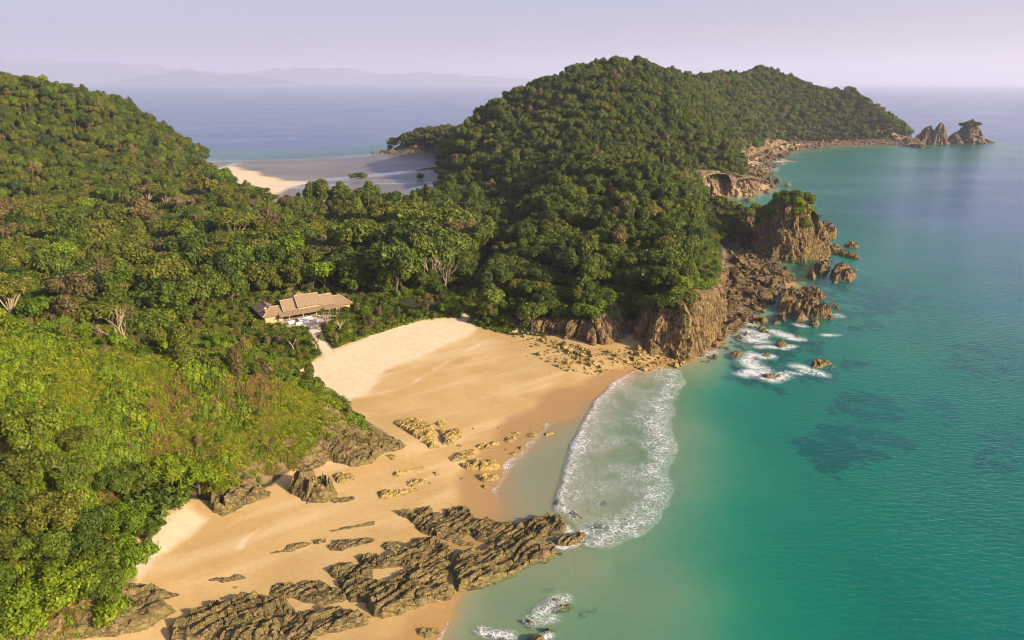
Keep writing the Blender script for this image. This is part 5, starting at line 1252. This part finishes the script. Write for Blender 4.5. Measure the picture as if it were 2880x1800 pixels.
is_shrub = np.array([('shrub' in p[0]) for p in PROTO])[kd_]
single = np.zeros(len(C_), bool)
for sh, cap_ in ((False, 270), (True, 70)):
    ix = np.where(is_shrub == sh)[0]
    ix = ix[np.argsort(-vis[ix])][:cap_]
    single[ix[vis[ix] > 0]] = True
rzs = TR.uniform(0, 6.28, len(C_)); zsc = TR.uniform(0.8, 1.3, len(C_))
MARKS = [('the lodge roof', P(720, 720, 6)), ('the tall two-trunked dead tree', P(300, 760, 12)), ('the pale fan-branched leafless tree', P(455, 640, 8)), ('the wide low-forked leafless tree', P(232, 620, 9)), ('the small dead tree of the isthmus', P(945, 495, 8)), ('the single rounded tree at the track', P(1060, 725, 5)),
         ('the tall ochre cliff', P(1620, 800, 8)), ('the low brown cliff', P(1350, 790, 5)), ('the leafy sea stack', STACK_C), ('the pale far cliff', P(1690, 450, 5)), ('the small upright cliff', P(1750, 370, 8)), ('the far pinnacles', P(2100, 330, 2)), ('the highest summit', main_ridge[4]), ('the second summit', main_ridge[10]),
         ('the tidal flat', P(700, 440, 1)), ('the low spur by the tidal flat', P(980, 345, 4)), ('the foot of the far hill', P(470, 395, 3)), ('the flank of the far hill', PY(250, 300, 640)), ('the shoulder of the far hill', PY(0, 300, 560)), ('the sandy path', P(760, 800, 5)), ('the rock point', P(860, 1030, 4)), ('the massive boulder', P(560, 1150, 4)),
         ('the crest of the grassy hill', PY(300, 815, 132)), ('the outer end of the grassy crest', PY(0, 762, 126)), ('the wood behind the lodge', P(800, 600, 8)), ('the dark forest edge above the beach', P(1100, 640, 6)), ('the dark slope above the low cliff', P(1350, 600, 16)), ('the knoll of the headland', PY(1430, 380, 425)), ('the isthmus middle', P(600, 520, 8)), ('the edge of the outer wood', P(100, 560, 9))]
MK = np.array([m[1][:2] for m in MARKS])
def near_mark(x, y): return MARKS[int(np.argmin(np.hypot(MK[:, 0] - x, MK[:, 1] - y)))][0]
def size_word(s): return 'small' if s < 0.85 else ('medium' if s < 1.15 else 'large')
for i in np.where(single)[0]:
    nm, word, leaf = PROTO[kd_[i]][:3]
    lab = '%s %s %s %s near %s' % (size_word(C_[i, 3]), LEAFN[leaf], word, 'shrub' if is_shrub[i] else 'tree', near_mark(C_[i, 0], C_[i, 1]))
    make_plant(int(kd_[i]), C_[i, 0], C_[i, 1], C_[i, 2] - 0.1, C_[i, 3], rzs[i], lab, lab.replace(' tree ', ' trees ').replace(' shrub ', ' shrubs '), C_[i, 3] * zsc[i])
for x, y, z, s, pi, lab, tl, grp in HAND:
    make_plant(pi, x, y, z - 0.1, s, TR.uniform(0, 6.28), lab, grp, None, tl)
TPROT = [obj('forest_piece_%02d' % i, p[5], link=False) for i, p in enumerate(PROTO)]
for sh, nm, lab, cat in ((False, 'forest', 'dense evergreen forest covering the hills and the isthmus', 'forest'), (True, 'undergrowth', 'thick undergrowth along the beach, the crest and the cliff top', 'undergrowth')):
    m = ~single & (is_shrub == sh)
    gn_scatter(nm, C_[m, :3] - [0, 0, 0.1], np.stack([0 * rzs[m], 0 * rzs[m], rzs[m]], -1), np.stack([C_[m, 3] * TR.uniform(.82, 1.18, m.sum()), C_[m, 3] * TR.uniform(.82, 1.18, m.sum()), C_[m, 3] * zsc[m]], -1), kd_[m], [o.copy() for o in TPROT], lab, cat)
print('TREES', len(C_), 'single', single.sum(), 'hand', len(HAND))

# --- leafless trees
def bare_tree(u, v_base, h_px, seed, label, spread=0.34, tilt=0.0):
    q = hit(u, v_base, 0.5); dep = to_px(q)[2]; h = h_px / FPX * dep
    (av, af), (tv, tf) = bare(seed, h * 0.92, 0.02 * h + 0.12, spread)
    e = empty('leafless_tree', (q[0], q[1], q[2]), seed)
    obj('trunk', mesh_np('trunk', av, af, M['palebark'], True), e)
    obj('branches', mesh_np('branches', tv, tf, M['palebark'], True), e)
    return tag(e, label, 'tree')
for u, v, h, sd, lab in [(300, 830, 118, 1, 'tall dead tree with two pale trunks on the crest'), (455, 668, 70, 2, 'pale leafless tree with a rounded fan of branches'), (232, 640, 80, 3, 'wide pale leafless tree with low forked branches'), (392, 665, 72, 4, 'leaning pale leafless tree among olive crowns'), (520, 600, 60, 5, 'leafless tree with a domed top behind the lodge wood'),
                          (945, 505, 50, 6, 'small pale dead tree in the dark isthmus forest'), (60, 600, 66, 7, 'pale leafless tree on the outer side of the wood'), (1445, 600, 48, 8, 'dead tree showing white on the headland slope'), (255, 1340, 60, 9, 'pale dead branch sticking out above the sand'), (700, 520, 44, 10, 'pale leafless tree near the tidal flat'),
                          (790, 560, 44, 11, 'grey leafless tree in the middle of the isthmus'), (1025, 690, 90, 12, 'tall pale trunk at the dark forest edge above the beach'), (1055, 690, 80, 13, 'second tall pale trunk at the dark forest edge'), (340, 620, 60, 14, 'brown leafless tree between olive crowns'), (560, 700, 46, 15, 'small leafless tree by the lodge clearing'),
                          (110, 690, 60, 16, 'pale leafless tree behind the outer end of the crest'), (35, 665, 56, 17, 'greyish leafless tree beside the outer wood'), (620, 600, 44, 18, 'pale leafless tree on the rise behind the lodge'), (690, 590, 40, 19, 'thin leafless tree on the rise behind the lodge'), (150, 560, 46, 20, 'distant pale leafless tree near the foot of the far hill'), (400, 560, 44, 21, 'leafless tree half sunk in green crowns'), (290, 560, 44, 22, 'forked leafless tree among brownish crowns'),
                          (1300, 470, 34, 23, 'small pale leafless tree on the dark knoll'), (870, 600, 44, 24, 'slim leafless tree in the shaded wood'), (980, 640, 54, 25, 'tall leafless tree at the shaded forest edge'), (1100, 560, 44, 26, 'leafless tree at the foot of the knoll'), (580, 520, 36, 27, 'little leafless tree of the low isthmus'), (1160, 330, 22, 28, 'tiny pale leafless tree high on the headland')]:
    bare_tree(u, v, h, 800 + sd, lab, 0.3 if sd != 2 else 0.45)

# --- bushes on the sea stacks
def cap_bushes(o, n, zmin, rg, label, group, smin, smax, kinds, sector=None):
    v = stack_top(o); v = v[v[:, 2] > zmin]
    if sector is not None: v = v[sector(v - np.array(o.location))]
    for i in rg.choice(len(v), min(n, len(v)), replace=False):
        s = rg.uniform(smin, smax)
        ki = K[kinds[int(rg.integers(0, len(kinds)))]]
        lb = '%s %s %s' % ('small' if s < smin + (smax - smin) * .33 else ('medium' if s < smin + (smax - smin) * .67 else 'large'), LEAFN[PROTO[ki][2]], label)
        make_plant(ki, v[i, 0], v[i, 1], v[i, 2] - 0.5 * s, s, rg.uniform(0, 6), lb, lb)
CB = np.random.default_rng(9)
cap_bushes(st_main, 105, 14.0, CB, 'bush on top of the big rock stack', 'bushes on the big stack', 1.0, 1.9, ['s1', 's1', 's2', 's0'], lambda d: (d[:, 2] > 21) | ((d[:, 1] > -4) & (d[:, 2] > 15)) | ((d[:, 0] > 3) & (d[:, 2] > 15)))
cap_bushes(st_neck, 30, 6.0, CB, 'bush on the rock shoulder beside the stack', 'bushes on the shoulder', 1.0, 1.9, ['s0', 's3', 's2'])
cap_bushes(far_st[4], 20, 18.5, CB, 'tree on top of the farthest rock islet', 'trees on the farthest islet', 0.6, 1.15, ['d0', 'd1', 'd2'])
cap_bushes(far_st[0], 3, 12.0, CB, 'bush on the two-pronged pinnacle', 'bushes on the pinnacle', 1.0, 1.6, ['s3', 's0'])
for ci_, (cv, cl) in enumerate(CAPS[:2]):
    lab = ['bush hanging over the edge of the tall ochre cliff', 'bush hanging over the edge of the low brown cliff'][ci_]
    for i in CB.choice(len(cv), int(cl * 0.5), replace=False):
        s = CB.uniform(0.8, 2.1); ki = K[['s0', 's3', 's2', 's1'][int(CB.integers(0, 4))]]
        lb = '%s %s %s' % ('small' if s < 1.2 else ('medium' if s < 1.65 else 'large'), LEAFN[PROTO[ki][2]], lab)
        make_plant(ki, cv[i, 0], cv[i, 1], cv[i, 2] - 0.3, s, CB.uniform(0, 6), lb, lb)
# mangroves on the tidal flat
for i, (u, v, s) in enumerate([(832, 422, 0.9), (842, 421, 1.0), (852, 421, 1.1), (862, 422, 0.9), (993, 424, 1.1)]):
    q = P(u, v, 0.4)
    make_plant(K['s3'], q[0], q[1], q[2], s * 2.0, i * 1.3, 'lone mangrove bush on the tidal flat' if i == 4 else 'mangrove bush in the row on the tidal flat', None if i == 4 else 'row of mangroves on the tidal flat')

# --- grass on the slope and creeping plants at the beach edge
def tuft(seed, n, h, w, asp):
    rg = np.random.default_rng(seed); V = []
    for _ in range(n):
        a = rg.uniform(0, 6.28); r = rg.uniform(0, 0.55); b = np.array([r * math.cos(a), r * math.sin(a), -0.05])
        d = np.array([math.cos(a) * 0.6, math.sin(a) * 0.6, 1.0]) + rg.normal(size=3) * 0.25; L = h * rg.uniform(0.5, 1.2)
        s = np.array([-math.sin(a), math.cos(a), 0]) * w
        V += [b - s, b + s, b + d * L * 0.6 + s * asp, b + d * L * 0.6 - s * asp]
    return np.array(V), np.arange(n * 4).reshape(-1, 4)
GPROT = []
def mound(seed, n, size, asp, mat, nm):
    rg = np.random.default_rng(seed)
    a = rg.normal(size=(n, 3)); a[:, 2] = np.abs(a[:, 2]) + 0.15; a /= np.linalg.norm(a, axis=1, keepdims=True)
    V, F = leaves(rg, a * rg.uniform(0.3, 1.0, (n, 1)) * [0.62, 0.62, 0.42], a + rg.normal(size=a.shape) * 0.45 + [0, 0, 0.4], size, asp)
    return obj(nm, mesh_np('grass', V, F, M[mat]), link=False)
for i in range(3): GPROT.append(mound(900 + i, 90, 0.20, 0.28, 'grass', 'grass_piece_%d' % i))
rg = np.random.default_rng(950)
for i, mk in enumerate(('leaf_bright', 'leaf_mid')):
    n = 150; a = rg.normal(size=(n, 3)); a[:, 2] = np.abs(a[:, 2]); a /= np.linalg.norm(a, axis=1, keepdims=True)
    V, F = leaves(rg, a * rg.uniform(0.35, 0.75, (n, 1)) * [1, 1, 0.8], a + rg.normal(size=a.shape) * 0.4, 0.16, 0.7)
    GPROT.append(obj('grass_piece_%d' % (3 + i), mesh_np('leafy_clump', V, F, M[mk]), link=False))
GPROT.append(mound(970, 90, 0.18, 0.26, 'leaf_dry', 'grass_piece_5'))
GP = []
X, Y = np.meshgrid(np.arange(-135, -22, 0.46), np.arange(84, 162, 0.46))
X = (X + TR.uniform(-.3, .3, X.shape)).ravel(); Y = (Y + TR.uniform(-.3, .3, Y.shape)).ravel(); Z = H(X, Y)
hg = hill_grass(X, Y); nzg = fbm(X / 5.0, Y / 5.0, o=3, s=47); ft = sd_in(X, Y, GRASS_FOOT)
ROCKP = PL(ZF([(1440, 40), (1560, 90), (1680, 160), (1800, 240), (1900, 290), (2050, 330), (2240, 420), (2200, 455), (2000, 495), (1900, 590), (1700, 620), (1500, 570), (1330, 665), (1150, 640), (1130, 560), (1200, 480), (1290, 400), (1380, 290), (1430, 150)]), 4.0)
k = (hg > 0.7) & (nzg > -0.9 + 0.9 * sstep(4.5, 0.5, ft) + 0.25 * sstep(-75, -45, X) + TR.uniform(-.2, .2, X.shape))
u_, v_, d_ = to_px(np.stack([X, Y, Z], -1)); k &= (u_ > -120) & (v_ < 1640)
leafy = fbm(X / 9, Y / 9, o=3, s=48)[k] + TR.uniform(-.35, .35, k.sum()) > 0.05
dryg = fbm(X / 11, Y / 11, o=3, s=49)[k] + 0.12 * sstep(-80, -45, X[k]) + TR.uniform(-.25, .25, k.sum()) > 0.30
GP += [(a, b, c, float(np.clip(TR.lognormal(0.12, 0.38), 0.6, 2.2)), (5 if dg else int(TR.integers(3, 5)) if lf else int(TR.integers(0, 3)))) for a, b, c, lf, dg in zip(X[k], Y[k], Z[k], leafy, dryg)]
X, Y = np.meshgrid(np.arange(-100, 0, 0.8), np.arange(185, 262, 0.8))
X = (X + TR.uniform(-.4, .4, X.shape)).ravel(); Y = (Y + TR.uniform(-.4, .4, Y.shape)).ravel(); Z = H(X, Y)
dv = sd_in(X, Y, VEGP)
k = (dv > -0.6 + TR.uniform(0, 1.2, X.shape)) & ~inside(X, Y, CLEAR) & (sd_in(X, Y, PATH) < -PATH_W) & ~inside(X, Y, BARE) & ~inside(X, Y, TRACK) & (hill_grass(X, Y) < 1.5) & (hill_head(X, Y) < 1) & (Z > 2)
GP += [(a, b, c, TR.uniform(0.7, 1.3), int(TR.integers(2, 5))) for a, b, c in zip(X[k], Y[k], Z[k])]
A = np.array(GP)
_e = 0.8
_hx = (H(A[:, 0] + _e, A[:, 1]) - H(A[:, 0] - _e, A[:, 1])) / (2 * _e); _hy = (H(A[:, 0], A[:, 1] + _e) - H(A[:, 0], A[:, 1] - _e)) / (2 * _e)
_nl = np.sqrt(_hx ** 2 + _hy ** 2 + 1); _nx, _ny, _nz = -_hx / _nl, -_hy / _nl, 1 / _nl
A[:, 2] += 0.06
gn_scatter('grass', A[:, :3], np.stack([-np.arcsin(_ny), np.arctan2(_nx, _nz), TR.uniform(-0.5, 0.5, len(A))], -1), np.repeat(A[:, 3:4], 3, 1), A[:, 4], GPROT, 'sunlit green grass and creepers on the hill and beach edge', 'grass')
print('GRASS', len(A))

# ------------------------------------------------------------------ the lodge
def mat_roof():
    t = NT('roof_shingles'); p = t.objc()
    br = t.n('ShaderNodeTexBrick'); t.l(t.mapping(p, (1, 1, 1)), br.inputs[0])
    n = t.noise(p, 2.5, 3, 0.7); n2 = t.noise(p, 0.5, 3, 0.6)
    c = t.mix(t.range(n, 0.3, 0.7), (0.22, 0.145, 0.08), (0.37, 0.25, 0.145))
    c = t.mix(t.range(n2, 0.4, 0.65, 0, 0.4), c, (0.26, 0.22, 0.17))
    return t.done(t.bsdf(c, 0.9, t.bump(n, 0.6, 0.06), 0.1).outputs[0])
M['roof'] = mat_roof()
M['ridge'] = mat_plain('ridge_cap', (0.42, 0.30, 0.19), 0.9, 0.2)
M['wall'] = mat_plain('lodge_wall', (0.50, 0.36, 0.17), 0.85, 0.15, 1.5)
M['darkwood'] = mat_plain('dark_wood', (0.13, 0.08, 0.05), 0.8, 0.3)
M['post'] = mat_plain('post_wood', (0.52, 0.36, 0.13), 0.75, 0.2)
M['brick'] = mat_plain('chimney_brick', (0.42, 0.20, 0.12), 0.9, 0.2, 6.0)
M['stone'] = mat_plain('terrace_stone', (0.46, 0.36, 0.27), 0.9, 0.18, 0.6)
M['white'] = mat_plain('white_cushion', (0.78, 0.77, 0.74), 0.8, 0.05)
M['greyfab'] = mat_plain('grey_cushion', (0.30, 0.32, 0.36), 0.85, 0.1)
LO = P(620, 750, 8.6); LO = np.array([LO[0], LO[1], 6.1]); LROT = R(34)
lodge = empty('lodge', LO, LROT, LSC)
tag(lodge, 'open beach lodge with stepped shingle roofs and a stone chimney', 'house')
def boxvf(x0, x1, y0, y1, z0, z1):
    V = np.array([(x, y, z) for z in (z0, z1) for y in (y0, y1) for x in (x0, x1)], float)
    F = np.array([(0, 2, 3, 1), (4, 5, 7, 6), (0, 1, 5, 4), (2, 6, 7, 3), (0, 4, 6, 2), (1, 3, 7, 5)])
    return V, F
def box(name, par, mat, *b):
    V, F = boxvf(*b); o = obj(name, mesh_np(name, V, F, M[mat]), par)
    md = o.modifiers.new('bevel', 'BEVEL'); md.width = 0.03; md.segments = 1
    return o
def slope_quad(A, e0, e1, r1, r0, th=0.16):
    e0, e1, r1, r0 = [np.array(q, float) for q in (e0, e1, r1, r0)]
    n = np.cross(e1 - e0, r0 - e0 + (r1 - e1)); n /= np.linalg.norm(n)
    if n[2] < 0: n = -n
    L = max(np.linalg.norm(r0 - e0), np.linalg.norm(r1 - e1)); k = max(2, int(L / 0.38))
    for i in range(k):
        t0, t1 = i / k, (i + 1) / k + 0.02
        a, b = e0 + (r0 - e0) * t0, e1 + (r1 - e1) * t0
        c, d = e1 + (r1 - e1) * min(t1, 1), e0 + (r0 - e0) * min(t1, 1)
        V = np.array([a - n * th, b - n * th, c - n * th, d - n * th, a + n * 0.07, b + n * 0.07, c + n * 0.005, d + n * 0.005])
        F = np.array([(0, 3, 2, 1), (4, 5, 6, 7), (0, 1, 5, 4), (1, 2, 6, 5), (2, 3, 7, 6), (3, 0, 4, 7)])
        A.add((V, F))
def roof(label, quads, caps):
    A = Acc()
    for q in quads: slope_quad(A, *q)
    V, F = A.get(); o = obj('roof', mesh_np('roof', V, F, M['roof']), lodge); o['label'] = label
    for p0, p1 in caps:
        V, F = tube([p0, p1], [0.14, 0.14], 6); obj('ridge_cap', mesh_np('ridge_cap', V, F, M['ridge']), o)
    return o
def gable(label, a0, a1, br, zr, bf, zf, bb, zb):
    return roof(label, [((a0, bf, zf), (a1, bf, zf), (a1, br, zr), (a0, br, zr)), ((a1, bb, zb), (a0, bb, zb), (a0, br, zr), (a1, br, zr))],
                [((a0, br, zr + .08), (a1, br, zr + .08)), ((a0, bf, zf + .08), (a0, br, zr + .08)), ((a1, bf, zf + .08), (a1, br, zr + .08))])
gable('tallest middle roof', 12.4, 20.9, 3.4, 7.5, -0.2, 4.1, 7.0, 4.1)
gable('middle-height roof on the chimney side', 7.3, 12.7, 3.4, 6.6, 0.1, 3.3, 6.7, 3.3)
gable('middle-height roof on the far side', 20.6, 25.8, 3.4, 6.5, 0.1, 3.3, 6.7, 3.3)
roof('low hipped roof at the far end', [((25.6, -0.8, 2.7), (32.5, -0.8, 2.7), (29.2, 3.4, 5.3), (25.6, 3.4, 5.3)), ((32.5, 7.6, 2.7), (25.6, 7.6, 2.7), (25.6, 3.4, 5.3), (29.2, 3.4, 5.3)), ((32.5, -0.8, 2.7), (32.5, 7.6, 2.7), (29.2, 3.4, 5.3), (29.2, 3.4, 5.3))], [((25.6, 3.4, 5.38), (29.2, 3.4, 5.38)), ((29.2, 3.4, 5.38), (32.5, -0.8, 2.78)), ((29.2, 3.4, 5.38), (32.5, 7.6, 2.78))])
roof('low hipped roof at the chimney end', [((0, -0.2, 2.6), (7.5, -0.2, 2.6), (7.5, 3.2, 5.0), (3.8, 3.2, 5.0)), ((7.5, 6.8, 2.6), (0, 6.8, 2.6), (3.8, 3.2, 5.0), (7.5, 3.2, 5.0)), ((0, 6.8, 2.6), (0, -0.2, 2.6), (3.8, 3.2, 5.0), (3.8, 3.2, 5.0))], [((3.8, 3.2, 5.08), (7.5, 3.2, 5.08)), ((3.8, 3.2, 5.08), (0, -0.2, 2.68)), ((3.8, 3.2, 5.08), (0, 6.8, 2.68))])
roof('long low veranda roof', [((5.5, -2.0, 2.35), (27.5, -2.0, 2.35), (27.5, 0.6, 3.2), (5.5, 0.6, 3.2))], [])
roof('dark roof of the back wing', [((0.2, 14.6, 2.6), (0.2, 6.0, 2.6), (3.7, 6.0, 4.8), (3.7, 12.0, 4.8)), ((7.2, 6.0, 2.6), (7.2, 14.6, 2.6), (3.7, 12.0, 4.8), (3.7, 6.0, 4.8)), ((7.2, 14.6, 2.6), (0.2, 14.6, 2.6), (3.7, 12.0, 4.8), (3.7, 12.0, 4.8))], [((3.7, 6.0, 4.88), (3.7, 12.0, 4.88))])
roof('pyramid roof at the back', [((10, 5.8, 3.4), (22, 5.8, 3.4), (16, 9.8, 7.1), (16, 9.8, 7.1)), ((22, 14, 3.4), (10, 14, 3.4), (16, 9.8, 7.1), (16, 9.8, 7.1)), ((10, 14, 3.4), (10, 5.8, 3.4), (16, 9.8, 7.1), (16, 9.8, 7.1)), ((22, 5.8, 3.4), (22, 14, 3.4), (16, 9.8, 7.1), (16, 9.8, 7.1))], [])
def gable_wall(a, br, zr, bf, bb, zf, th=0.12):
    V = np.array([(a - th, bf, zf), (a - th, bb, zf), (a - th, br, zr), (a + th, bf, zf), (a + th, bb, zf), (a + th, br, zr)])
    F = np.array([(0, 1, 2, 2), (3, 5, 4, 4), (0, 2, 5, 3), (1, 4, 5, 2), (0, 3, 4, 1)])
    bm = bmesh.new(); vs = [bm.verts.new(v) for v in V]
    for f in ((0, 1, 2), (3, 5, 4), (0, 2, 5, 3), (1, 4, 5, 2), (0, 3, 4, 1)): bm.faces.new([vs[q] for q in f])
    me = bpy.data.meshes.new('gable'); bm.to_mesh(me); bm.free(); me.materials.append(M['darkwood'])
    obj('gable', me, lodge)
for a, zr, zf in ((12.65, 7.3, 3.9), (20.65, 7.3, 3.9), (7.55, 6.4, 3.1), (25.55, 6.3, 3.1)): gable_wall(a, 3.4, zr, 0.3, 6.5, zf)
box('wall', lodge, 'wall', 0.9, 5.0, 0.7, 0.95, 0, 2.75); box('wall', lodge, 'darkwood', 0.9, 1.15, 0.96, 14.0, 0, 2.7); box('wall', lodge, 'wall', 5.7, 7.2, 0.7, 0.95, 0, 2.8)
box('wall', lodge, 'darkwood', 1.16, 31.5, 6.2, 6.45, 0, 3.4); box('wall', lodge, 'wall', 26.2, 31.6, 0.3, 0.55, 0, 2.8); box('wall', lodge, 'darkwood', 31.35, 31.6, 0.56, 6.19, 0, 2.8); box('wall', lodge, 'wall', 12.9, 20.4, 0.35, 0.5, 3.3, 3.95)
box('floor', lodge, 'stone', 0.6, 32.0, -1.4, 14.2, -0.6, 0.06)
win = box('window', lodge, 'darkwood', 5.06, 5.64, 0.76, 0.9, 0.06, 2.6)
for a in (8.8, 13.6, 18.4, 23.2, 27.0): box('post', lodge, 'post', a - 0.13, a + 0.13, -1.5, -1.24, 0.06, 2.55)
for a in (10.5, 15.0, 20.0, 24.5): box('post', lodge, 'post', a - 0.12, a + 0.12, 2.6, 2.84, 0.06, 3.9)
ch = box('chimney', lodge, 'brick', 1.55, 2.25, 2.0, 2.7, 2.4, 5.0); box('chimney_cap', ch, 'white', 1.45, 2.35, 1.9, 2.8, 5.0, 5.14)
# terrace and furniture
terr_e = empty('terrace', LO, LROT, LSC); tag(terr_e, 'pale stone terrace in front of the lodge', 'terrace')
th_ = np.linspace(0, np.pi, 14)
outl = [(6.5, -1.45), (6.5, -7.0)] + [(17.5 + 6.0 * math.sin(t) * 1.0 - 0.0, -5.2 - 4.2 * math.cos(t) + 0.0) for t in th_[:10]] + [(24.0, -1.45)]
bm = bmesh.new(); vb = [bm.verts.new((x, y, -0.5)) for x, y in outl]; vt = [bm.verts.new((x, y, 0.0)) for x, y in outl]
bm.faces.new(vt); bm.faces.new(vb[::-1])
for i in range(len(outl)): j = (i + 1) % len(outl); bm.faces.new((vb[i], vb[j], vt[j], vt[i]))
bmesh.ops.recalc_face_normals(bm, faces=bm.faces[:])
me = bpy.data.meshes.new('paving'); bm.to_mesh(me); bm.free(); me.materials.append(M['stone']); obj('paving', me, terr_e)
cR, sR = math.cos(LROT), math.sin(LROT)
def lw(a, b, z=0.02): a, b = a * LSC, b * LSC; return (LO[0] + a * cR - b * sR, LO[1] + a * sR + b * cR, LO[2] + z)
def sofa(a, b, rz, L, label, fab='white'):
    e = empty('sofa', lw(a, b), LROT + rz); tag(e, label, 'sofa')
    box('base', e, 'white', -L / 2, L / 2, -0.45, 0.45, 0.05, 0.28); box('cushion', e, fab, -L / 2 + .06, L / 2 - .06, -0.42, 0.25, 0.283, 0.45)
    box('backrest', e, 'white', -L / 2, L / 2, 0.28, 0.47, 0.285, 0.85)
    for sx in (-1, 1): box('armrest', e, 'white', sx * (L / 2 - .09) - .09, sx * (L / 2 - .09) + .09, -0.44, 0.25, 0.452, 0.62)
def low_table(a, b, label, w=1.2):
    e = empty('low_table', lw(a, b), LROT); tag(e, label, 'table')
    box('top', e, 'greyfab', -w / 2, w / 2, -0.4, 0.4, 0.36, 0.42)
    for sx in (-1, 1):
        for sy in (-1, 1): box('leg', e, 'white', sx * (w / 2 - .08) - .03, sx * (w / 2 - .08) + .03, sy * .34 - .03, sy * .34 + .03, 0.0, 0.358)
def lounger(a, b, rz, label):
    e = empty('sun_lounger', lw(a, b), LROT + rz); tag(e, label, 'lounger')
    box('frame', e, 'white', -0.35, 0.35, -1.0, 1.0, 0.2, 0.28); o = box('mattress', e, 'white', -0.32, 0.32, -0.98, 0.35, 0.283, 0.38)
    bk = box('backrest', e, 'white', -0.32, 0.32, 0.0, 0.75, -0.05, 0.05); bk.location = (0, 0.36, 0.34); bk.rotation_euler = (R(40), 0, 0)
    for sx in (-1, 1):
        for sy in (-0.85, 0.85): box('leg', e, 'white', sx * .3 - .03, sx * .3 + .03, sy - .03, sy + .03, 0, 0.198)
sofa(8.6, -4.0, 0.2, 2.4, 'white sofa at the chimney end of the terrace'); sofa(10.4, -6.2, R(185), 2.2, 'white sofa with its back to the bushes'); sofa(12.8, -6.0, R(170), 2.0, 'shorter white sofa next to the path end of the terrace')
sofa(12.8, -2.8, 0.0, 2.6, 'long grey-cushioned sofa under the veranda edge', 'greyfab'); sofa(15.4, -2.6, 0.1, 2.0, 'small grey-cushioned sofa beside the long one', 'greyfab')
low_table(10.2, -4.6, 'grey low table between the white sofas'); low_table(13.6, -4.5, 'grey low table before the long sofa', 1.5)
lounger(19.5, -3.0, 0.3, 'white sun lounger on the open side of the terrace'); lounger(16.8, -6.6, 2.6, 'white sun lounger at the rounded terrace edge')
# hut roof half hidden in the trees
q = hit(902, 668, 3.0); hut = empty('hut', (q[0], q[1], q[2]), R(40)); tag(hut, 'small thatched hut half hidden by trees beyond the lodge', 'hut')
A = Acc(); slope_quad(A, (-2.6, -2.0, 2.3), (2.6, -2.0, 2.3), (2.2, 0, 3.7), (-2.2, 0, 3.7)); slope_quad(A, (2.6, 2.0, 2.3), (-2.6, 2.0, 2.3), (-2.2, 0, 3.7), (2.2, 0, 3.7))
V, F = A.get(); obj('roof', mesh_np('roof', V, F, M['roof']), hut)
for sx in (-1, 1):
    for sy in (-1, 1): box('post', hut, 'post', sx * 2 - .08, sx * 2 + .08, sy * 1.5 - .08, sy * 1.5 + .08, -0.3, 2.5)
